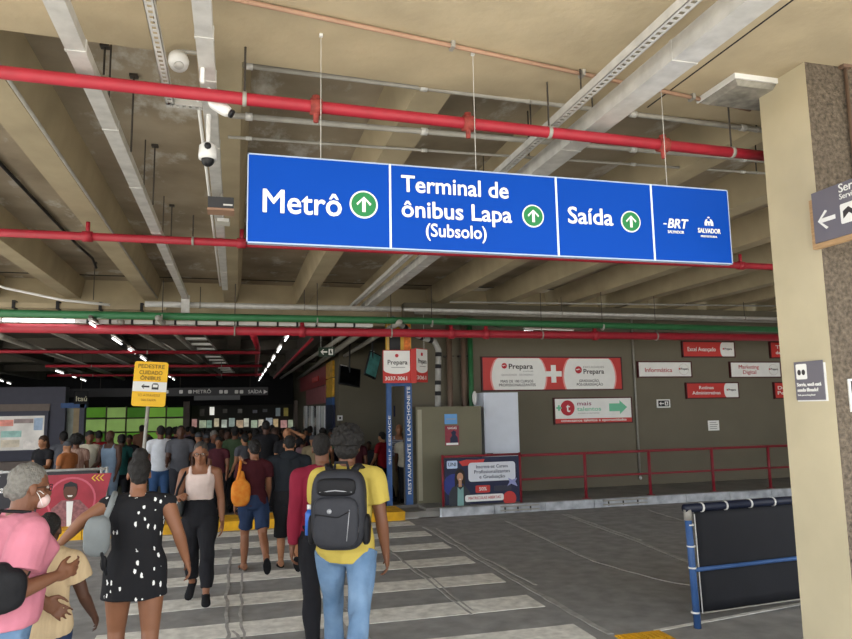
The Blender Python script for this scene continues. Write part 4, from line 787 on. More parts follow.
MB().box((P_(61, 402).x, LY - .02, P_(70, 408).z), (P_(86, 402).x, LY + .3, P_(70, 403).z)).build('door_lintel', POSTB, ls); MB().box((P_(80, 402).x, LY - .02, -.35), (P_(85, 402).x, LY + .3, P_(70, 403).z)).build('door_jamb', SLATE, ls)
MB().box((P_(64, 402).x, LY + .3, -.35), (P_(72, 402).x, LY + .34, P_(70, 408).z)).build('door_panel', mat('pale_sage_panel', '8f9488', .5, vary=.1), ls); MB().box((P_(72, 402).x, LY + .3, -.35), (P_(78, 402).x, LY + .34, P_(70, 408).z)).build('door_panel', mat('sand_panel', 'a08a62', .5, vary=.1), ls)
hs = thing('hanging_sign', 'small dark hanging sign with pale lettering beside the left shop', 'sign', tuple(P_(81, 398, 23.5))); MB().box((P_(74, 398, 23.5).x, 23.5, P_(80, 404, 23.5).z), (P_(88, 398, 23.5).x, 23.55, P_(80, 391, 23.5).z)).build('panel', DARK, hs); text('Itaú', .22, (P_(81.5, 398, 23.5).x, 23.495, P_(81, 399, 23.5).z), mat('cream_print', 'c9c3a4', .5, vary=0), hs, 'CENTER', .01); MB().tube([P_(81, 391, 23.5), (P_(81, 391, 23.5).x, 23.5, 3.8)], .01, 5).build('rod', RODM, hs)

# ---- end of the hall: black fascia, green panel wall, shops
EY = 33.0; E_ = lambda u, v, Y=EY: onY(u, v, Y)
fc = thing('fascia', 'black fascia band across the far end of the hall', 'fascia', (-3, EY, 2.2)); MB().box((E_(60, 395).x, EY, E_(200, 405.5).z), (2.6, EY + .3, 3.54)).build('band', DARK, fc)
gw = thing('green_shop_wall', 'bright green panelled shop wall at the far end of the hall', 'shop wall', (-5, EY, -.35))
us = [84, 106, 126, 146, 166, 184]; vs_ = [407, 418, 432, 446, 475]
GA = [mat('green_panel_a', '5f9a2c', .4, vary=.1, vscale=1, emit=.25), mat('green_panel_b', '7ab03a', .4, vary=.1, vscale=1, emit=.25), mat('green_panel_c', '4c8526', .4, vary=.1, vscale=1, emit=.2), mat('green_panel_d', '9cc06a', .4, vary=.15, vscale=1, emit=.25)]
for i in range(5):
    for j in range(4):
        a2, b2 = E_(us[i], vs_[j]), E_(us[i + 1], vs_[j + 1]); MB().box((a2.x + .03, EY + .05, b2.z + .03), (b2.x - .03, EY + .12, a2.z - .03)).build('panel', GA[(i * 7 + j * 3 + (i * j)) % 4], gw)
for u in us: a2 = E_(u, 420); MB().box((a2.x - .03, EY, -.35), (a2.x + .03, EY + .1, E_(u, 406).z)).build('mullion', TAUPE, gw)
for v in vs_[1:4]: MB().box((E_(84, v).x, EY + .0, E_(140, v).z - .03), (E_(184, v).x, EY + .09, E_(140, v).z + .03)).build('rail', TAUPE, gw)
fs2 = thing('food_shop', 'dim food shop with lit menu boards behind the crowd', 'shop', (-1, EY + 1, -.35))
MB().box((E_(188, 440).x, EY + 2.2, -.35), (2.8, EY + 2.4, 2.6)).build('back_wall', mat('dim_shop_wall', '35322f', .7, vary=.15, vscale=1), fs2)
MB().box((E_(193, 440).x, EY + 1.0, -.35), (2.6, EY + 1.5, .9)).build('counter', mat('dark_counter', '2a2826', .6, vary=.1), fs2)
cc = ['a87f7a', '9aa48c', '7d9484', 'b8ae92', 'a5aca0', '8a9790', 'b39c80', 'b5b5a5', '93a08a', 'c4bca8', '8c9398', 'ad9670']
for i in range(14):
    u = 192 + i * 7.4; dv = rng.uniform(-1.2, 1.5); a2, b2 = E_(u, 419 + dv, EY + 2.1), E_(u + rng.uniform(4.5, 7.2), 427 + dv * .5, EY + 2.1); MB().box((a2.x, EY + 2.1, b2.z), (b2.x, EY + 2.18, a2.z)).build('menu_board', mat('menu_' + cc[i % 12], cc[i % 12], .5, vary=.35, vscale=5, emit=.45), fs2)
for u, v0, v1, c_ in ((212, 407, 415, 'e8e6dc'), (278, 408, 416, '8f9a9c'), (286, 408, 416, 'a89a50'), (225, 409, 413, '5a5650'), (240, 409, 413, '6a6660'), (255, 410, 413, '6a6a70'), (265, 409, 412, '5a5a5a'), (202, 409, 416, '4a4540')):
    a2, b2 = E_(u - 2.2, v0, EY + 1.9), E_(u + 2.2, v1, EY + 1.9); MB().box((a2.x, EY + 1.9, b2.z), (b2.x, EY + 1.95, a2.z)).build('sign_board', mat('shop_board_' + c_, c_, .5, vary=.2, vscale=5, emit=.5 if c_ == 'e8e6dc' else .12), fs2)
for u in (186, 297): a2 = E_(u, 430); MB().box((a2.x - .13, EY - .15, -.35), (a2.x + .13, EY + .3, 2.4)).build('pier', TAUPE, fs2)
gs = thing('overhead_sign', 'long dark grey overhead sign with white symbols above the crowd', 'sign', (-1, 27, 2.7)); GY = 27
a2, b2 = onY(60, 388, GY), onY(268, 397.5, GY); zt3, zb4 = onY(220, 387.5, GY).z, onY(220, 395.5, GY).z; GREYO = mat('overhead_grey', '4c4b4d', .6, vary=.05)
MB().box((a2.x, GY, zb4), (b2.x, GY + .1, zt3)).build('panel', GREYO, gs); a3, b3 = onY(194, 397, GY), onY(240, 397, GY); MB().box((a3.x, GY + .01, onY(215, 400, GY).z), (b3.x, GY + .09, zb4)).build('lower_panel', mat('overhead_light_grey', '6f7072', .6, vary=.05), gs)
for s, u0, u1 in (('METRÔ', 193, 211), ('SAÍDA', 248, 262)): ctext(s, u0, u1, 391.8, GY, 3.2, TXTW, gs, .02, dy=.004)
for u in (167, 181, 190, 221, 226, 236.5, 241.5, 265.5):
    p = onY(u, 391.8, GY); plate('symbol', rrect(.13, .13, .03) if u != 265.5 else [(-.07, -.08), (.08, 0), (-.07, .08)], (p.x, GY, p.z), .004, TXTW, gs)
for u in (100, 180, 250): p = onY(u, 388, GY); MB().tube([(p.x, GY + .05, zt3), (p.x, GY + .05, 3.8)], .012, 5).build('hanging_rod', RODM, gs)
# ================================================================== PEOPLE
PEND = []
def bake():
    """replace the voxel-skinned source shapes by their evaluated continuous meshes"""
    bpy.context.view_layer.update(); dg = bpy.context.evaluated_depsgraph_get(); out = []
    for o, disp in PEND: out.append((o, disp, bpy.data.meshes.new_from_object(o.evaluated_get(dg))))
    for o, disp, me in out:
        m = o.data.materials[0]; old = o.data; o.modifiers.clear(); me.name = o.name; me.materials.clear(); me.materials.append(m); o.data = me; bpy.data.meshes.remove(old)
        me.polygons.foreach_set('use_smooth', [True] * len(me.polygons))
        if disp:
            amp, sc, str_ = disp; n = len(me.vertices); co = np.empty(n * 3, np.float32); no = np.empty(n * 3, np.float32); me.vertices.foreach_get('co', co); me.vertices.foreach_get('normal', no)
            co = co.reshape(-1, 3); no = no.reshape(-1, 3); nv = np.array([noise.noise(Vector((float(c[0]) * sc, float(c[1]) * sc, float(c[2]) * sc * str_))) for c in co])
            me.vertices.foreach_set('co', (co + no * (nv * amp)[:, None]).ravel()); me.update()
    PEND.clear()
def skin(mb, name, m, parent=None, vox=.008, it=4, disp=None):
    o = mb.build(name, m, parent)
    r = o.modifiers.new('r', 'REMESH'); r.mode = 'VOXEL'; r.voxel_size = vox; r.use_smooth_shade = True
    if it: s_ = o.modifiers.new('s', 'SMOOTH'); s_.factor = .5; s_.iterations = it
    PEND.append((o, disp)); return o

SKINS = [mat('skin_deep_brown', '4a2f22', .55, vary=.08, vscale=8), mat('skin_brown', '6b4530', .55, vary=.08, vscale=8), mat('skin_tan', '9a6b4c', .55, vary=.08, vscale=8), mat('skin_light_brown', '7f543b', .55, vary=.08, vscale=8)]
HAIRB = mat('black_hair', '14110f', .7, vary=.25, vscale=60, bump=.6, bscale=120)
HAIRG = mat('grey_hair', '6b6862', .7, vary=.25, vscale=50, bump=.6, bscale=100)
HAIRBR = mat('brown_hair', '3a271c', .7, vary=.2, vscale=60, bump=.6, bscale=120)
EYEM = mat('eye_dark', '1c1512', .3, vary=0)
def cloth(name, c, **k): return mat(name, c, k.pop('rough', .85), vary=k.pop('vary', .08), vscale=k.pop('vscale', 10), bump=k.pop('bump', .35), bscale=k.pop('bscale', 14), spec=.2, **k)

TORSO = [(.462, .055, .045, .0), (.478, .088, .062, -.004), (.52, .102, .07, -.008), (.56, .098, .066, -.004), (.62, .083, .058, 0), (.68, .087, .062, .002), (.74, .097, .066, .002), (.785, .100, .060, 0), (.815, .082, .05, -.004), (.835, .052, .042, -.006), (.852, .037, .038, -.006), (.87, .034, .036, -.004)]
class Pose:
    """joint positions of a standing or walking figure facing +Y"""
    def __init__(s, H=1.7, arms=((8, 6, 15), (8, 6, 15)), legs=((0, 0), (0, 0)), lean=0, w=1.0, hips=1.0, belly=0, yaw=0, pitch=0, bust=0, joints=None, toe=(0, 0), hipw=.052, sh=1.0):
        s.H, s.w, s.hips, s.belly, s.bust, s.yaw, s.pitch, s.lean = H, w, hips, belly, bust, yaw, pitch, lean; s.J = J = {}
        for i, sd in ((0, -1), (1, 1)):
            hip = Vector((sd * hipw * hips * H, 0, .515 * H)); t, k = legs[i]; ab = R(1.5)
            kn = hip + Vector((sd * math.sin(ab), math.sin(R(t)), -math.cos(R(t)))).normalized() * .24 * H
            an = kn + Vector((0, math.sin(R(t - k)), -math.cos(R(t - k)))).normalized() * .235 * H
            J['hip', i], J['knee', i], J['ank', i] = hip, kn, an
            fa = R((t - k) * 1.0 if (t - k) < -18 else 0) + R(toe[i]); J['toe', i] = (Vector((sd * .12, math.cos(fa), math.sin(fa))).normalized(), fa)
        lo = min(J['ank', i].z - .04 * H + min(0, J['toe', i][0].z * .12 * H) for i in (0, 1)); dz = -lo
        for k_ in [k for k in J if k[0] != 'toe']: J[k_] = J[k_] + Vector((0, 0, dz))
        s.dz = dz; s.top = .0
        for i, sd in ((0, -1), (1, 1)):
            sh_ = s.sp(.80) + Vector((sd * .108 * w * sh * H, -.004 * H, 0)); a = arms[i]; f, ab, e = a[:3]; tw = a[3] if len(a) > 3 else 0
            d1 = Vector((sd * math.sin(R(ab)), math.sin(R(f)) * math.cos(R(ab)), -math.cos(R(f)) * math.cos(R(ab))))
            el = sh_ + d1 * .17 * H; d2 = Vector((sd * math.sin(R(ab * .5 - tw)), math.sin(R(f + e)) * math.cos(R(tw)), -math.cos(R(f + e)) * math.cos(R(tw)))).normalized(); wr = el + d2 * .145 * H
            J['sh', i], J['el', i], J['wr', i] = sh_, el, wr
        for k_, v in (joints or {}).items(): J[k_] = Vector(v)
    def sp(s, f):
        """point on the spine at height fraction f"""
        z = f * s.H + s.dz; return Vector((0, math.sin(R(s.lean)) * max(0, f - .5) * s.H, z))
    def ring(s, f, inf=0.0, n=20, flare=1.0):
        T = TORSO; f = max(T[0][0], min(T[-1][0], f))
        for a, b in zip(T[:-1], T[1:]):
            if a[0] <= f <= b[0]: q = (f - a[0]) / (b[0] - a[0]); rx, ry, yo = [a[i] + (b[i] - a[i]) * q for i in (1, 2, 3)]; break
        kw = s.w if f > .6 else (s.hips if f < .56 else s.hips + (s.w - s.hips) * (f - .56) / .04)
        if f > .83: kw = 1
        bel = s.belly * math.exp(-((f - .60) / .06) ** 2); bu = s.bust * math.exp(-((f - .735) / .035) ** 2)
        c = s.sp(f); rx = rx * s.H * kw * flare + inf + bel * .4; ry = ry * s.H * (.5 + .5 * kw) * flare + inf
        out = []
        for j in range(n):
            a = 2 * math.pi * j / n; y = math.sin(a) * ry; y += (bel + bu * (1 if abs(math.cos(a)) < .8 else .4)) * max(0, math.sin(a)) ; y -= .012 * s.H * s.hips * max(0, -math.sin(a)) * -1 * 0
            out.append(c + Vector((math.cos(a) * rx, yo * s.H + y, 0)))
        return out
    def torso(s, mb, f0, f1, inf=0.0, flare=None):
        fs = [f0] + [t[0] for t in TORSO if f0 + .004 < t[0] < f1 - .004] + [f1]
        mb.rings([s.ring(f, inf, flare=(flare(f) if flare else 1)) for f in fs])
    def arm(s, mb, i, t0, t1, inf=0.0, rnd=False, wide=1.0):
        H = s.H; J = s.J; a, b, c = J['sh', i], J['el', i], J['wr', i]; w = .6 + .4 * s.w
        P = []
        for k in range(13):
            t = t0 + (t1 - t0) * k / 12
            p = a.lerp(b, t * 2) if t <= .5 else b.lerp(c, (t - .5) * 2)
            r = np.interp(t, [0, .1, .3, .5, .6, .8, 1], [.036, .034, .029, .0245, .026, .021, .0155]) * H * w
            P.append((p, r * (1 + (wide - 1) * t / max(t1, .01)) + inf))
        mb.tube([p for p, _ in P], [r for _, r in P], 14, rnd)
    def shoulder(s, mb, i, inf=0.0):
        c = s.sp(.815); a = s.J['sh', i]; m_ = c.lerp(a, .5) + Vector((0, 0, .006 * s.H)); mb.tube([c, m_, a], [.036 * s.H + inf, .037 * s.H + inf, .0355 * s.H * (.6 + .4 * s.w) + inf], 14, True)
    def leg(s, mb, i, t0, t1, inf=0.0, wide=None, rnd=False):
        H = s.H; J = s.J; a, b, c = J['hip', i], J['knee', i], J['ank', i]; P = []; w = .5 + .5 * s.hips
        for k in range(17):
            t = t0 + (t1 - t0) * k / 16
            p = a.lerp(b, t * 2) if t <= .5 else b.lerp(c, (t - .5) * 2)
            r = np.interp(t, [0, .1, .3, .5, .58, .7, .85, 1], [.056, .054, .044, .033, .031, .0335, .026, .0205]) * H * w
            if .55 < t < .9: p = p + Vector((0, -.008 * H, 0))
            r2 = r + inf
            if wide: r2 = max(r2, wide(t))
            P.append((p, r2))
        mb.tube([p for p, _ in P], [r for _, r in P], 16, rnd)
    def foot(s, mb, i, inf=0.0, sole=0.0):
        H = s.H; an = s.J['ank', i]; d, fa = s.J['toe', i]; up = Vector((0, -math.sin(fa), math.cos(fa))); sd = d.cross(up).normalized()
        q = [(-.042, .018, .021, .024), (-.02, .022, .024, .03), (.02, .018, .022, .026), (.06, .008, .025, .018), (.095, .0, .026, .013), (.115, -.004, .018, .009)]
        rs = []
        for y, z, rx, rz in q:
            c = an + d * y * H * .95 + up * ((z - .0305 + rz * 0) * H); lo = -.04 * H - .0; ring = []
            for j in range(14):
                a = 2 * math.pi * j / 14; x = math.cos(a) * (rx * H + inf); zz = math.sin(a) * (rz * H + inf); hz_ = (z - .0305) * H + zz
                hz_ = max(hz_, lo - sole); ring.append(an + d * y * H * (.95 + inf * 1.5) + sd * x + up * hz_)
            rs.append(ring)
        mb.rings(rs, True)
    def hand(s, mb, i, curl=28, spread=1.0):
        """palm, four fingers of unequal length with knuckle bends and a thumb from the side of the palm"""
        H = s.H / 1.7; J = s.J; w = J['wr', i]; d = (w - J['el', i]).normalized(); sd = -1 if i == 0 else 1
        fwd = Vector((0, 1, 0)); fwd = (fwd - d * fwd.dot(d)); fwd = fwd.normalized() if fwd.length > .3 else Vector((0, 0, 1)); inn = d.cross(fwd).normalized()
        if inn.x * sd > 0: inn = -inn                                   # palm turned to the body
        if abs(inn.x) < .2 and inn.z > 0: inn = -inn
        pc = w + d * .045 * H
        Mx = Matrix((fwd, d, inn)).transposed().to_4x4(); mb.ell(pc, (.040 * H, .052 * H, .016 * H), Mx, e=.7); mb.tube([w - d * .02 * H, w + d * .03 * H], [.024 * H, .024 * H], 10, True)
        for k, (off, L_) in enumerate(((.031, .078), (.0105, .088), (-.0105, .082), (-.031, .064))):
            p = pc + d * .042 * H + fwd * off * H; dirn = (d + fwd * off * 5 * spread).normalized(); P = [p]; ang = R(curl * .5 + k * 4)
            for l in (.45, .32, .27): dd = (dirn * math.cos(ang) + inn * math.sin(ang)).normalized(); p = p + dd * L_ * l * H; P.append(p); ang += R(curl)
            mb.tube(P, [.0088 * H, .0084 * H, .0078 * H, .0068 * H], 8, True)
        p = pc - d * .03 * H + fwd * .03 * H; mb.tube([p, p + (fwd * .75 + d * .7 + inn * .2).normalized() * .036 * H, p + (fwd * .5 + d * .9 + inn * .3).normalized() * .068 * H, p + (fwd * .36 + d * 1 + inn * .45).normalized() * .092 * H], [.013 * H, .0115 * H, .010 * H, .008 * H], 8, True)
    def headM(s):
        c = s.sp(.928) + Vector((0, .012 * s.H, 0)); return Matrix.Translation(c) @ Matrix.Rotation(R(s.yaw), 4, 'Z') @ Matrix.Rotation(R(s.pitch), 4, 'X') @ Matrix.Scale(s.H / 1.7 * 1.0, 4)
    def head(s, mb):
        M = s.headM(); T = lambda *p: M @ Vector(p); S = M.to_3x3().to_4x4()
        mb.tube([s.sp(.82), s.sp(.86), T(0, -.018, -.04)], [.040 * s.H, .034 * s.H, .034 * s.H], 14, True)
        mb.ell(T(0, -.008, .03), (.074, .094, .088), S, 18, 11); mb.ell(T(0, .022, -.04), (.058, .068, .072), S, 16, 9); mb.ell(T(0, .06, -.098), (.026, .022, .018), S); mb.ell(T(0, .035, -.075), (.045, .045, .032), S)
        mb.ell(T(0, .078, .018), (.052, .012, .009), S); mb.tube([T(0, .086, .006), T(0, .100, -.022), T(0, .103, -.034)], [.0085, .0115, .014], 8, True)
        for q in (-1, 1): mb.ell(T(q * .013, .092, -.037), (.010, .011, .009), S); mb.ell(T(q * .077, -.004, -.012), (.010, .02, .031), S); mb.ell(T(q * .04, .058, -.03), (.022, .02, .018), S)
        mb.ell(T(0, .086, -.060), (.024, .011, .0065), S); mb.ell(T(0, .085, -.073), (.021, .011, .007), S)

def make_person(name, P, skin_m, hair, garments, vox=.007, eyes=True, feet=True, hands=True, curl=(28, 28)):
    """one continuous body; hair, clothes and shoes are its children"""
    mb = MB(); P.torso(mb, .465, .865, -.004); P.head(mb)
    for i in (0, 1):
        P.shoulder(mb, i, -.002); P.arm(mb, i, 0, 1, 0, True); P.leg(mb, i, 0, 1, 0, rnd=True); P.foot(mb, i)
        if hands: P.hand(mb, i, curl[i])
        else: d = (P.J['wr', i] - P.J['el', i]).normalized(); mb.tube([P.J['wr', i] - d * .02, P.J['wr', i] + d * .07, P.J['wr', i] + d * .15], [.02, .03, .012], 8, True)
    body = skin(mb, name, skin_m, None, vox, 3)
    M = P.headM(); T = lambda *p: M @ Vector(p); S = M.to_3x3().to_4x4()
    if hair:
        kind, hm = hair; mb = MB(); hv = max(vox, .009); dsp = (.006, 45, 1)
        if kind in ('short', 'bun', 'long', 'crop', 'tied', 'tiedlow'):
            g_ = {'crop': .004, 'tiedlow': .005}.get(kind, .009); mb.ell(T(0, -.018, .042), (.074 + g_, .092 + g_, .083 + g_), S, 18, 11)
            if kind != 'crop': mb.ell(T(0, -.05, -.01), (.066, .055, .07), S)
            else: mb.ell(T(0, -.05, .0), (.066, .052, .06), S)
        if kind == 'bun': mb.ell(T(0, -.04, .145), (.058, .058, .05), S); dsp = (.008, 40, 1)
        if kind == 'tied': mb.ell(T(0, -.115, .01), (.04, .035, .045), S)
        if kind == 'tiedlow': mb.ell(T(0, -.10, -.02), (.034, .028, .036), S)
        if kind == 'long': mb.tube([T(0, -.06, 0), T(0, -.085, -.1), T(0, -.09, -.2)], [.07, .075, .05], 12, True, )
        if kind == 'afro':
            rr = random.Random(3); mb.ell(T(0, -.022, .05), (.108, .112, .105), S, 18, 11); mb.ell(T(0, -.055, -.01), (.09, .07, .08), S)
            for k in range(150):
                a, b = rr.uniform(0, 6.283), rr.uniform(-.25, 1); c_ = math.sqrt(max(0, 1 - b * b)); q = (c_ * math.cos(a) * .106, c_ * math.sin(a) * .108 - .026, b * .104 + .05)
                if q[1] > .05 and q[2] < .07: continue
                mb.ell(T(*q), (.019, .019, .019), S, 8, 5)
            dsp = (.008, 60, 1)
        if kind == 'bigafro': mb.ell(T(0, -.03, .05), (.135, .13, .125), S, 18, 11); dsp = (.014, 35, 1)
        if kind == 'cap':
            mb.ell(T(0, -.008, .05), (.084, .102, .078), S, 18, 11); mb.ell(T(0, .1, .04), (.06, .06, .008), S)
            dsp = None
        skin(mb, 'cap' if kind == 'cap' else 'hair', hm, body, .007 if kind == 'afro' else hv, 0 if kind == 'afro' else 2, dsp)
    if eyes:
        mb = MB()
        for q in (-1, 1): mb.ell(T(q * .031, .078, .004), (.0135, .009, .0075), S)
        mb.build('eyes', mat('eye_white', 'cfc8c0', .4, vary=0), body, True); mb = MB()
        for q in (-1, 1): mb.ell(T(q * .031, .086, .004), (.006, .004, .006), S)
        mb.build('pupils', EYEM, body, True)
    for g_ in garments: g_(P, body, vox)
    return body

def top_(m, hem=.47, sleeve=.28, inf=.014, neck=.848, hemflare=.0, name='shirt', fold=(.014, 11, .5), wide=1.12):
    def f(P, body, vox):
        mb = MB(); P.torso(mb, max(.463, hem), neck, inf, (lambda q: 1 + hemflare * max(0, (.62 - q) / .15)) if hemflare else None)
        if hem < .463: mb.rings([P.ring(.463, inf, flare=1.0), P.ring(.463, inf, flare=1.0)])
        for i in (0, 1):
            P.shoulder(mb, i, inf * .8)
            if sleeve: P.arm(mb, i, 0, sleeve, inf * .9, False, wide)
        skin(mb, name, m, body, max(vox * 1.15, .008), 4, fold)
    return f
def tank(m, hem=.6, inf=.008, name='top'):
    def f(P, body, vox):
        mb = MB(); P.torso(mb, hem, .797, inf)
        for i in (0, 1):
            c = P.sp(.80); a = P.J['sh', i]; q = c.lerp(a, .58); h_ = P.H; arc = [q + Vector((0, .036 * h_ * math.sin(R(t)), .004 + .036 * h_ * math.cos(R(t)))) for t in range(-90, 91, 30)]; mb.tube([P.sp(.765) + (q - c) + Vector((0, -.048 * h_, 0))] + arc + [P.sp(.765) + (q - c) + Vector((0, .05 * h_, 0))], .0125 * h_, 10)
        skin(mb, name, m, body, max(vox * 1.1, .008), 3, (.004, 12, .5))
    return f
def bottoms(m, end=.97, inf=.012, waist=.585, wide=None, name='trousers', fold=(.016, 13, .45)):
    def f(P, body, vox):
        mb = MB(); P.torso(mb, .463, waist, inf)
        for i in (0, 1): P.leg(mb, i, 0, end, inf, wide)
        skin(mb, name, m, body, max(vox * 1.15, .008), 4, fold)
    return f
def dress(m, hemdrop=.13, inf=.012, flare=1.06):
    def f(P, body, vox):
        H = P.H; mb = MB(); P.torso(mb, .50, .835, inf)
        a = P.ring(.52, inf); c0 = P.sp(.52); hp = [P.J['knee', i].lerp(P.J['hip', i], .5) for i in (0, 1)]; mid = (hp[0] + hp[1]) / 2
        rs = []
        for k in range(6): t = k / 5; c = c0 + Vector((0, (mid.y) * .5 * t, -hemdrop * H * t)); rs.append([c + (p - c0) * (1 + (flare - 1) * t) for p in a])
        mb.rings(list(reversed(rs)))
        for i in (0, 1): P.shoulder(mb, i, inf * .5)
        skin(mb, 'dress', m, body, max(vox * 1.15, .008), 4, (.009, 9, .5))
    return f
def shoes(m, inf=.006, sole=.012, name='shoe', ank=0):
    def f(P, body, vox):
        for i in (0, 1):
            mb = MB(); P.foot(mb, i, inf, sole)
            if ank: P.leg(mb, i, .9, 1, .008)
            skin(mb, name, m, body, max(vox, .006), 2)
    return f
def flipflops(m):
    def f(P, body, vox):
        for i in (0, 1):
            an = P.J['ank', i]; d, fa = P.J['toe', i]; up = Vector((0, -math.sin(fa), math.cos(fa))); sd = d.cross(up).normalized(); M = Matrix((sd, d, up)).transposed().to_4x4(); H = P.H
            pl = [(x, y + .035 * H) for x, y in circ(.029 * H, 20, 0, 0, 2.85)]; MB().prism(pl, .016, Matrix.Translation(an - up * (.04 * H + .016)) @ M).build('flip_flop', m, body)
            mb = MB(); t_ = an + d * .085 * H - up * .022 * H
            for q in (-1, 1): mb.tube([t_, an + d * .05 * H + sd * q * .02 * H - up * .012 * H, an + d * .02 * H + sd * q * .027 * H - up * .036 * H], .005, 6)
            mb.build('strap', m, body)
    return f
def place(o, x, y, z, yaw, label, group=None):
    o.location = (x, y, z); o.rotation_euler = (0, 0, R(yaw)); return tag(o, label, 'person', group)
def at_u(u, v, y): return onY(u, v, y).x

# ---------------- near figures
DENIM = cloth('blue_denim', '6f88a3', c2='4f6a88', vscale=5); NAVYD = cloth('navy_denim', '22304a', vscale=8); BLKC = cloth('black_cotton', '1a1a1d'); BLKT = cloth('black_trousers', '1c1c20')
YELC = cloth('yellow_cotton', 'b39f4c', vscale=5); CRIM = cloth('crimson_jersey', '7e1f34', vscale=6); PINKC2 = cloth('pink_cotton', 'b5707f', vscale=6); PALE = cloth('pale_pink_knit', 'c9b6ae', vscale=9)
BEIGE = cloth('beige_striped_cotton', 'b8a280', vscale=9, stretch=(6, .5, .5)); DKRED = cloth('dark_maroon_cotton', '3a1218'); HOOD = cloth('black_hoodie', '1d2126', vscale=6)
def dress_mat():
    """black cloth with scattered small white flower sprigs"""
    m = bpy.data.materials.new('black_print_cloth'); m.use_nodes = True; N, L = m.node_tree.nodes, m.node_tree.links; b = N['Principled BSDF']; b.inputs['Roughness'].default_value = .85; b.inputs['Specular IOR Level'].default_value = .2
    tc = N.new('ShaderNodeTexCoord'); mp = N.new('ShaderNodeMapping'); mp.inputs['Scale'].default_value = (23, 23, 11); L.new(tc.outputs['Object'], mp.inputs[0])
    nz = N.new('ShaderNodeTexNoise'); nz.inputs['Scale'].default_value = 60; L.new(tc.outputs['Object'], nz.inputs['Vector'])
    mx = N.new('ShaderNodeVectorMath'); mx.operation = 'MULTIPLY_ADD'; mx.inputs[1].default_value = (.35, .35, .35); L.new(nz.outputs['Color'], mx.inputs[0]); L.new(mp.outputs[0], mx.inputs[2])
    vo = N.new('ShaderNodeTexVoronoi'); vo.inputs['Scale'].default_value = 1.0; L.new(mx.outputs[0], vo.inputs['Vector'])
    rp = N.new('ShaderNodeValToRGB'); rp.color_ramp.interpolation = 'CONSTANT'; rp.color_ramp.elements[0].color = (.75, .75, .73, 1); rp.color_ramp.elements[1].position = .20; rp.color_ramp.elements[1].color = (.012, .012, .014, 1)
    L.new(vo.outputs['Distance'], rp.inputs[0]); L.new(rp.outputs[0], b.inputs['Base Color']); return m
DRESSM = dress_mat()

Py = Pose(1.74, arms=((14, 6, 20), (-2, 10, 16)), legs=((18, 4), (-21, 8)), lean=4, w=1.06, yaw=2, hipw=.062)
yel = make_person('person', Py, SKINS[1], ('afro', HAIRB), [top_(YELC, .475, .30, .022, wide=1.3, hemflare=.10), bottoms(DENIM, .985, .016, wide=lambda t: .072 if t > .5 else 0), shoes(BLKC)])
Pc = Pose(1.72, arms=((-6, 7, 10), (4, 6, 14)), legs=((-8, 6), (12, 8)), lean=3, w=1.05, yaw=-18, pitch=4)
cri = make_person('person', Pc, SKINS[1], ('crop', HAIRB), [top_(CRIM, .48, .97, .012, name='long_sleeved_shirt'), bottoms(BLKT, .98, .014), shoes(BLKC)])
Ph = Pose(1.60, arms=((40, 50, 55, -10), (10, 8, 18)), legs=((10, 6), (-16, 34)), lean=3, w=1.12, yaw=10, joints={('el', 0): (-.37, .03, 1.20), ('wr', 0): (-.50, -.08, 1.27)})
hod = make_person('person', Ph, SKINS[2], ('crop', HAIRB), [top_(HOOD, .465, .97, .028, name='hoodie', neck=.865), bottoms(BLKC, .60, .03, name='shorts', wide=lambda t: .088 if t > .2 else 0), flipflops(BLKC)])
def hood_part(P, body): mb = MB(); c = P.sp(.845); mb.ell(c + Vector((0, -.07, 0)), (.12, .06, .07)); mb.ell(c + Vector((0, -.02, .0)), (.105, .08, .04)); return skin(mb, 'hood', HOOD, body, .009, 4, (.008, 12, 1))
hood_part(Ph, hod)
Po = Pose(1.57, arms=((6, 7, 20), (12, 6, 24)), legs=((14, 8), (-18, 36)), lean=3, w=.93, hips=1.02, yaw=6)
ora = make_person('person', Po, SKINS[3], ('tied', HAIRB), [top_(DKRED, .50, .26, .012), bottoms(NAVYD, .40, .014, name='shorts', wide=lambda t: .085 if t > .2 else 0), flipflops(BLKC)])
Pw = Pose(1.57, arms=((-4, 10, 14), (10, 12, 95, 22)), legs=((14, 10), (-14, 14)), lean=2, w=.93, hips=.98, pitch=-8, bust=.03)
wal = make_person('person', Pw, SKINS[3], ('crop', mat('greyish_hair', '3d3936', .7, vary=.2, vscale=60, bump=.6, bscale=120)), [tank(PALE, .58), bottoms(BLKT, .90, .02, waist=.635, wide=lambda t: .055 if t > .5 else 0), shoes(BLKC, .005, .01, 'flat_shoe')], curl=(24, 55))
def glasses(P, body):
    M = P.headM(); T = lambda *p: M @ Vector(p); g_ = MB()
    for q in (-1, 1):
        ring = [T(q * .032 + .024 * math.cos(a), .098 - .006 * abs(math.cos(a)), .002 + .018 * math.sin(a)) for a in [2 * math.pi * k / 12 for k in range(13)]]; g_.tube(ring, .0022, 6); g_.tube([T(q * .056, .093, .006), T(q * .078, .03, .006), T(q * .082, -.01, -.004)], .002, 6)
    g_.tube([T(-.009, .1, .004), T(.009, .1, .004)], .002, 6); g_.build('glasses', BLACK, body)
glasses(Pw, wal)
Pd = Pose(1.60, arms=((38, 38, 18), (0, 30, 14)), legs=((10, 6), (-8, 4)), lean=3, w=1.12, hips=1.2, yaw=8, joints={('el', 0): (-.33, .0, 1.20), ('wr', 0): (-.47, .02, 1.05), ('el', 1): (.27, -.05, 1.08), ('wr', 1): (.33, -.01, .88)})
drs = make_person('person', Pd, SKINS[3], ('bun', HAIRB), [dress(DRESSM, .10, .014, 1.02), shoes(cloth('tan_sandal', '7a5a40'), .004, .014, 'sandal')])
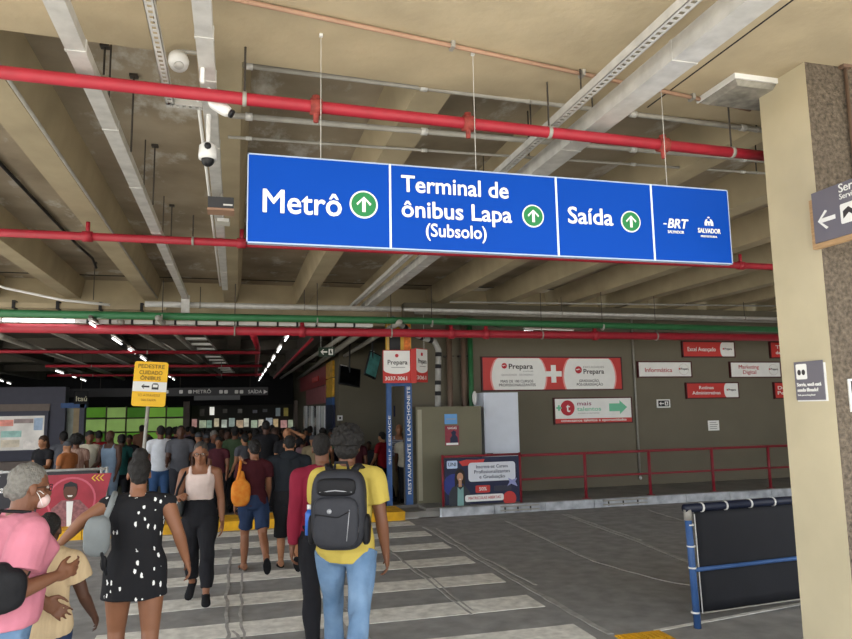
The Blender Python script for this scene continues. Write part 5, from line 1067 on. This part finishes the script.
Pp = Pose(1.66, arms=((10, 4, 40), (4, 8, 62)), joints={('el', 1): (.235, -.02, 1.06), ('wr', 1): (.19, .19, 1.10)}, legs=((12, 8), (-10, 8)), lean=7, w=1.10, hips=1.12, belly=.05, bust=.05, pitch=-6)
pnk = make_person('person', Pp, SKINS[1], ('tiedlow', HAIRG), [top_(PINKC2, .535, .30, .034, wide=1.25), bottoms(DENIM, .97, .016), shoes(BLKC)])
def mask(P, body):
    M = P.headM(); T = lambda *p: M @ Vector(p); S = M.to_3x3().to_4x4(); mb = MB(); mb.ell(T(0, .062, -.066), (.056, .05, .045), S); o = skin(mb, 'face_mask', cloth('pale_pink_mask', 'cbb0aa'), body, .007, 3)
    for q in (-1, 1): MB().tube([T(q * .05, .07, -.04), T(q * .072, .03, -.015), T(q * .077, .008, -.015), T(q * .07, .03, -.04), T(q * .05, .06, -.09)], .0018, 5).build('mask_loop', WHITE, body)
mask(Pp, pnk); glasses(Pp, pnk)
Pk = Pose(1.34, arms=((2, 6, 14), (14, 14, 26)), legs=((10, 6), (-8, 6)), w=.95, hips=.95)
kid = make_person('person', Pk, SKINS[0], ('crop', HAIRB), [top_(BEIGE, .47, .28, .02, wide=1.5, hemflare=.08), bottoms(NAVYD, .97, .014), shoes(BLKC)])
bake()
place(yel, at_u(346, 500, 5.05), 5.05, 0, -20, 'person in a yellow shirt and blue jeans carrying a black backpack')
place(cri, at_u(323, 500, 5.85), 5.85, 0, 2, 'person in a crimson long-sleeved shirt just ahead of the yellow shirt')
place(hod, at_u(289, 500, 8.95), 8.95, 0, -4, 'person in a black hoodie and shorts with an arm around a companion')
place(ora, at_u(254, 500, 8.9), 8.9, 0, 6, 'person in navy shorts carrying an orange shoulder bag')
place(wal, at_u(200, 500, 7.6), 7.6, 0, 176, 'person in a pale sleeveless top and black trousers walking towards the camera')
place(drs, at_u(137, 520, 5.3), 5.3, 0, 4, 'person in a short black dress with small white prints')
place(pnk, at_u(5, 520, 4.05), 4.05, 0, -58, 'grey-haired person in a pink shirt with mask and glasses at the left edge')
place(kid, at_u(47, 560, 4.6), 4.6, 0, -8, 'child in a beige shirt between the pink shirt and the black dress')
# ================================================================== BAGS CARRIED
def frame_of(o): return Matrix.Translation(o.location) @ Matrix.Rotation(o.rotation_euler.z, 4, 'Z')
def bag(name, label, cat, owner, parts, loc):
    """parts: list of (part name, MB in the owner's local frame, material, smooth, voxel or None)"""
    M = frame_of(owner); root = thing(name, label, cat, tuple(M @ Vector(loc)))
    for nm, mb, m, sm, vx in parts:
        mb.v = [tuple(M @ Vector(p)) for p in mb.v]
        if vx: skin(mb, nm, m, root, vx, 3, (.005, 14, 1))
        else: mb.build(nm, m, root, sm)
    return root
NYL = cloth('charcoal_nylon', '2c2d32', rough=.6, vary=.1, bump=.2); NYLD = cloth('black_nylon', '17171a', rough=.6); ZIP = mat('pale_zip_trim', '9b9ca0', .4, .3, vary=.05)
b = MB(); b.ell((.0, -.235, 1.235), (.185, .11, .265), e=.5, n=24, m=15)
pk = MB(); pk.ell((.0, -.335, 1.165), (.155, .05, .165), e=.45, n=20, m=11); pk2 = MB(); pk2.ell((0, -.325, 1.39), (.135, .035, .06), e=.5)
sdp = [MB().ell((q * .185, -.22, 1.10), (.025, .07, .10), e=.6) for q in (-1, 1)]
hd = MB(); hd.tube([(-.05, -.16, 1.49), (-.04, -.17, 1.54), (.04, -.17, 1.54), (.05, -.16, 1.49)], .011, 8, True)
st = MB()
for q in (-1, 1): st.tube([(q * .08, -.15, 1.47), (q * .105, -.09, 1.515), (q * .115, .0, 1.485), (q * .125, .12, 1.36), (q * .15, .11, 1.2), (q * .175, -.05, 1.04), (q * .15, -.16, 1.02)], [.03, .032, .032, .03, .02, .012, .012], 10, False, ((0, .5, .87), .35))
zp = MB(); zp.tube([(-.15, -.345, 1.10), (-.148, -.352, 1.26), (-.12, -.358, 1.305), (.12, -.358, 1.305), (.148, -.352, 1.26), (.15, -.345, 1.10)], .004, 6); zp.tube([(-.11, -.35, 1.36), (0, -.362, 1.372), (.11, -.35, 1.36)], .004, 6); zp.tube([(.08, -.383, 1.05), (.1, -.385, 1.25)], .003, 6)
lg = MB(); lg.tube([(-.035, -.383, 1.24), (-.035, -.389, 1.24)], .016, 14)
pch = MB(); pch.tube([(-.13, -.352, 1.15), (-.13, -.386, 1.22), (.02, -.388, 1.20), (.1, -.386, 1.24)], .004, 6)
bp = bag('backpack', 'charcoal backpack worn over the yellow shirt', 'backpack', yel, [('main_compartment', b, NYL, True, None), ('front_pocket', pk, NYL, True, None), ('top_pocket', pk2, NYLD, True, None), ('side_pocket', sdp[0], NYLD, True, None), ('side_pocket', sdp[1], NYLD, True, None), ('carry_handle', hd, NYLD, True, None), ('straps', st, NYLD, True, None), ('zip', zp, ZIP, True, None), ('badge', lg, ZIP, True, None), ('seam_piping', pch, NYLD, True, None)], (0, -.2, .97))
bt = MB(); bt.tube([(-.215, -.2, 1.06), (-.215, -.2, 1.2), (-.213, -.2, 1.23)], [.03, .03, .014], 12); cp_ = MB(); cp_.tube([(-.213, -.2, 1.23), (-.213, -.2, 1.26)], .018, 12)
bag('water_bottle', 'blue water bottle in the side pocket of the backpack', 'bottle', yel, [('bottle', bt, mat('blue_plastic_bottle', '2f5fb0', .3, vary=.1), True, None), ('bottle_cap', cp_, WHITE, True, None)], (-.21, -.2, 1.06))
ORG = cloth('orange_print_cloth', 'b9621c', c2='cf8a36', vary=.15, vscale=14)
b = MB(); b.ell((-.17, -.10, .94), (.115, .08, .16), e=.7, n=20, m=13); b.tube([(-.17, -.10, 1.02), (-.17, -.07, 1.16)], [.08, .04], 12, True)
s1 = MB(); s1.tube([(-.22, -.12, 1.06), (-.19, -.11, 1.2), (-.165, -.04, 1.315), (-.16, .03, 1.28), (-.19, .04, 1.1)], .018, 8, True)
bag('shoulder_bag', 'orange patterned cloth bag on the shoulder of the person in navy shorts', 'bag', ora, [('body', b, ORG, True, .010), ('strap', s1, ORG, True, None)], (-.17, -.1, .78))
GRYL = cloth('grey_leather', '4c5152', rough=.5, bump=.15)
b = MB(); b.ell((.21, .07, .98), (.06, .12, .11), e=.6, n=18, m=11); fl = MB(); fl.ell((.235, .09, 1.03), (.04, .105, .055), e=.6)
s1 = MB(); s1.tube([(.22, .15, 1.04), (.2, .13, 1.15), (.135, .05, 1.31), (.13, -.03, 1.31), (.2, -.02, 1.06)], .013, 8, True)
bag('shoulder_bag', 'grey shoulder bag of the person walking towards the camera', 'bag', wal, [('body', b, GRYL, True, None), ('flap', fl, GRYL, True, None), ('strap', s1, NYLD, True, None)], (.21, .07, .87))
DNB = cloth('pale_denim_cloth', '777c7d', vary=.1, vscale=6)
b = MB(); b.ell((-.235, -.13, 1.10), (.085, .06, .13), e=.7, n=20, m=13); b.tube([(-.225, -.12, 1.1), (-.20, -.10, 1.2)], [.07, .035], 12, True)
s1 = MB(); s1.tube([(-.205, -.11, 1.17), (-.165, -.10, 1.28), (-.145, -.02, 1.36), (-.15, .06, 1.29)], .02, 8, True)
s2 = MB(); s2.tube([(-.22, -.12, 1.2), (-.2, -.17, 1.0), (-.17, -.16, .86)], .011, 6, True); s2.ell((-.185, -.165, .93), (.022, .018, .05))
bag('shoulder_bag', 'pale denim bag hanging from the shoulder of the black dress', 'bag', drs, [('body', b, DNB, True, .010), ('strap', s1, DNB, True, None), ('hanging_strap', s2, NYLD, True, None)], (-.24, -.06, .95))
b = MB(); b.ell((.26, -.14, 1.09), (.06, .17, .105), e=.55, n=22, m=13); b.ell((.25, -.14, 1.15), (.045, .15, .07), e=.6)
s1 = MB(); s1.tube([(.26, .0, 1.1), (.235, .09, 1.22), (.13, .07, 1.42), (.12, -.06, 1.44), (.2, -.18, 1.28), (.26, -.27, 1.1)], .011, 8, True)
bag('shoulder_bag', 'large black bag at the hip of the person in pink', 'bag', pnk, [('body', b, NYLD, True, .011), ('strap', s1, NYLD, True, None)], (.27, -.02, .9))

# ================================================================== THE CROWD
CROWD = {}
V_ = .016
grey = cloth('crowd_grey', '55565c'); 
def proto(key, P, hair, garments): CROWD[key] = make_person('person', P, SKINS[1], hair, garments, V_, False, hands=False)
proto('walk', Pose(1.7, arms=((14, 6, 20), (-10, 6, 12)), legs=((12, 8), (-12, 10)), lean=2), ('short', HAIRB), [top_(grey, .48, .3, .016, fold=None), bottoms(BLKT, .97, .014, fold=None), shoes(BLKC)])
proto('stand', Pose(1.7, arms=((6, 7, 16), (10, 7, 60)), legs=((3, 0), (-3, 2)), w=1.03), ('crop', HAIRB), [top_(grey, .475, .3, .018, fold=None), bottoms(BLKT, .97, .016, fold=None), shoes(BLKC)])
proto('woman', Pose(1.64, arms=((6, 7, 30), (8, 6, 20)), legs=((6, 4), (-6, 4)), w=.93, hips=1.05, bust=.03), ('tied', HAIRB), [top_(grey, .5, .25, .012, fold=None), bottoms(BLKT, .95, .010, fold=None), shoes(BLKC)])
proto('long', Pose(1.64, arms=((20, 8, 70), (6, 6, 20)), legs=((4, 2), (-4, 2)), w=.94, hips=1.05, bust=.03), ('long', HAIRBR), [top_(grey, .5, .25, .014, fold=None), bottoms(BLKT, .95, .010, fold=None), shoes(BLKC)])
proto('afro', Pose(1.62, arms=((10, 7, 40), (8, 6, 20)), legs=((6, 4), (-6, 4)), w=.97, hips=1.05), ('bigafro', HAIRB), [top_(grey, .48, .28, .015, fold=None), bottoms(BLKT, .95, .012, fold=None), shoes(BLKC)])
proto('raise', Pose(1.7, arms=((8, 6, 20), (80, 30, 110, 20)), legs=((3, 0), (-3, 2)), w=1.05, joints={('el', 1): (.40, .16, 1.50), ('wr', 1): (.17, .20, 1.62)}), None, [top_(grey, .475, .3, .018, fold=None), bottoms(BLKT, .97, .016, fold=None), shoes(BLKC)])
proto('cap', Pose(1.7, arms=((10, 6, 40), (4, 6, 16)), legs=((6, 4), (-4, 2)), w=1.03), ('cap', cloth('faded_cap', '4a4c50')), [top_(grey, .475, .3, .018, fold=None), bottoms(BLKT, .97, .016, fold=None), shoes(BLKC)])
proto('bald', Pose(1.72, arms=((6, 8, 20), (8, 8, 50)), legs=((3, 0), (-3, 2)), w=1.04), None, [tank(grey, .47, .012, 'shirt'), bottoms(BLKT, .97, .016, fold=None), shoes(BLKC)])
bake()
PH = {'walk': 1.71, 'stand': 1.71, 'woman': 1.65, 'long': 1.65, 'afro': 1.72, 'raise': 1.7, 'cap': 1.72, 'bald': 1.72}
used = set()
def own_mat(o, m):
    o.material_slots[0].link = 'OBJECT'; o.material_slots[0].material = m
def crowd(key, u, v, Y, yaw, shirt, trousers, sk, label, hairm=None, group='people in the hall'):
    src = CROWD[key]; o = src if key not in used else dup(src); used.add(key)
    p = onY(u, v, Y); s_ = max(.86, min(1.1, (p.z - hz(Y)) / PH[key])); o.scale = (s_, s_, s_)
    own_mat(o, SKINS[sk])
    for ch in o.children:
        n = ch.name.split('.')[0]
        if n in ('shirt', 'top'): own_mat(ch, shirt)
        elif n == 'trousers': own_mat(ch, trousers)
        elif n == 'hair' and hairm: own_mat(ch, hairm)
    return place(o, p.x, Y, hz(Y), yaw, label, group)
K = {n: cloth('crowd_' + n, c) for n, c in dict(black='1b1b1e', white='d9dce2', red='86161f', grey='5a5c64', lblue='7f93a8', teal='23524f', cream='cdc6b2', orange='a8683e', brown='6a4a38', navy='1f2940', pink='b98088', green='3f4f38', maroon='401a22', denim='41608c', khaki='8a7d62', charcoal='33343a', mauve='8c6f78', jade='3f7a5e').items()}
STRIPE = cloth('navy_white_stripes', 'c9ccd4', c2='1d2540', vary=.05, vscale=7, stretch=(.4, .4, 7)); RSTR = cloth('brown_stripes', 'b59a8c', c2='7c5648', vary=.05, vscale=7, stretch=(7, 7, .4))
# around the passage corner
crowd('walk', 383, 433, 16.4, 40, K['red'], K['black'], 2, 'person in a red polo shirt and dark trousers near the totem')
crowd('bald', 399, 424, 17.2, 170, STRIPE, K['khaki'], 2, 'bald person in a navy and white striped shirt behind the red polo')
crowd('stand', 405, 431, 16.4, -20, K['cream'], K['charcoal'], 1, 'person in cream beside the blue totem post')
# left group behind the ad banner
crowd('long', 44, 435, 15.0, 150, K['black'], K['black'], 2, 'person with brown hair in black in front of the bright poster display', HAIRBR)
crowd('short' if 0 else 'walk', 64, 433, 17.5, 20, K['grey'], K['black'], 0, 'dark-haired person in grey beside the shop doorway')
crowd('cap', 68, 448, 14.2, 60, K['orange'], K['denim'], 2, 'person in an orange and pale blue top stooping behind the banner')
crowd('afro', 77, 430, 14.8, 10, RSTR, K['black'], 1, 'person with a big afro in a brown striped top')
crowd('woman', 90, 430, 15.4, 200, K['cream'], K['khaki'], 1, 'person in a cream top next to the big afro')
crowd('stand', 99, 430, 18.5, 0, K['red'], K['black'], 1, 'person in a red shirt in front of the green wall')
crowd('bald', 111, 430, 15.2, 150, K['lblue'], K['lblue'], 0, 'bald person in a pale blue vest in front of the green wall')
crowd('woman', 122, 429, 17.0, 20, K['teal'], K['black'], 0, 'person in a teal top beside the leaning sign pole')
crowd('walk', 130, 436, 19.5, 170, K['black'], K['black'], 1, 'person in black just left of the leaning sign pole')
crowd('woman', 150, 436, 17.5, 190, K['pink'], K['black'], 2, 'person in dull pink just right of the leaning sign pole')
crowd('stand', 161, 425, 15.0, 12, K['white'], K['denim'], 1, 'person in a white shirt and jeans right of the sign pole')
crowd('walk', 169, 427, 18.5, -10, K['navy'], K['black'], 0, 'person in navy behind the white shirt')
crowd('stand', 181, 425, 14.6, 186, K['grey'], K['charcoal'], 0, 'person in a grey shirt facing the camera next to the white shirt')
# middle of the crowd, nearer rows
crowd('cap', 199, 431, 17.0, 10, K['brown'], K['black'], 2, 'person with brown hair in brown behind the person in the pale top')
crowd('woman', 214, 430, 16.0, 195, K['charcoal'], K['black'], 1, 'person with pale headwear facing the camera', HAIRG)
crowd('woman', 219, 442, 13.6, 168, K['maroon'], K['black'], 1, 'person in a maroon flowered top left of the orange bag')
crowd('walk', 235, 428, 15.6, -14, K['green'], K['black'], 1, 'person in dull green left of the orange bag')
crowd('woman', 245, 433, 14.6, 30, K['grey'], K['black'], 2, 'person in a grey top directly above the orange bag')
crowd('stand', 266, 420, 14.2, 0, K['black'], K['black'], 0, 'tall person in black between the orange bag and the hoodie')
crowd('raise', 287, 428, 13.6, 6, K['black'], K['black'], 2, 'person in black raising a hand to the head')
crowd('woman', 303, 436, 15.5, -8, K['mauve'], K['black'], 1, 'person in mauve right of the raised hand')
crowd('cap', 313, 434, 14.6, 5, K['khaki'], K['black'], 2, 'person in khaki left of the crimson shirt')
crowd('walk', 357, 440, 15.0, 5, K['maroon'], K['black'], 1, 'person in maroon in the shade right of the yellow shirt')
crowd('stand', 369, 444, 17.5, 150, K['charcoal'], K['black'], 0, 'person in charcoal left of the red polo')
# deep rows: far figures told apart by colour and by the nearer person they are seen behind
keys = ['walk', 'stand', 'woman', 'long', 'cap', 'woman', 'walk', 'afro']; r2 = random.Random(11)
REFS = [(145, 'leaning sign pole'), (165, 'white shirt'), (182, 'grey shirt'), (200, 'pale sleeveless top'), (218, 'maroon flowered top'), (236, 'dull green shirt'), (250, 'orange bag'), (266, 'tall person in black'), (282, 'black hoodie'), (295, 'raised hand'), (312, 'khaki shirt'), (330, 'crimson shirt')]
dk = ['black', 'charcoal', 'navy', 'maroon', 'brown', 'grey', 'jade', 'mauve', 'green', 'teal']; took = {}
for i, (u, Y) in enumerate([(193, 21), (204, 23), (209, 20), (222, 22), (229, 19.5), (241, 24), (250, 20), (257, 23), (262, 19), (272, 21), (279, 18.5), (284, 24), (293, 20), (298, 17.5), (306, 22), (318, 18.5), (323, 17.2), (188, 25), (216, 26), (246, 27), (268, 26), (310, 21), (331, 18), (176, 24), (142, 24), (228, 16.5), (256, 16.2), (275, 15.6), (207, 18)]):
    ref = min(REFS, key=lambda q: abs(q[0] - u))[1]; c_ = next(dk[(i + k) % 10] for k in range(10) if dk[(i + k) % 10] not in took.get(ref, ())); took.setdefault(ref, []).append(c_)
    crowd(keys[i % 8], u, 421 + r2.uniform(3, 11) + (3 if Y < 20 else 0), Y, r2.choice((0, 10, -12, 175, 25)), K[c_], K['black'], r2.randrange(3), 'distant figure in %s deep in the crowd behind the %s' % (c_, ref), None, 'deep crowd')
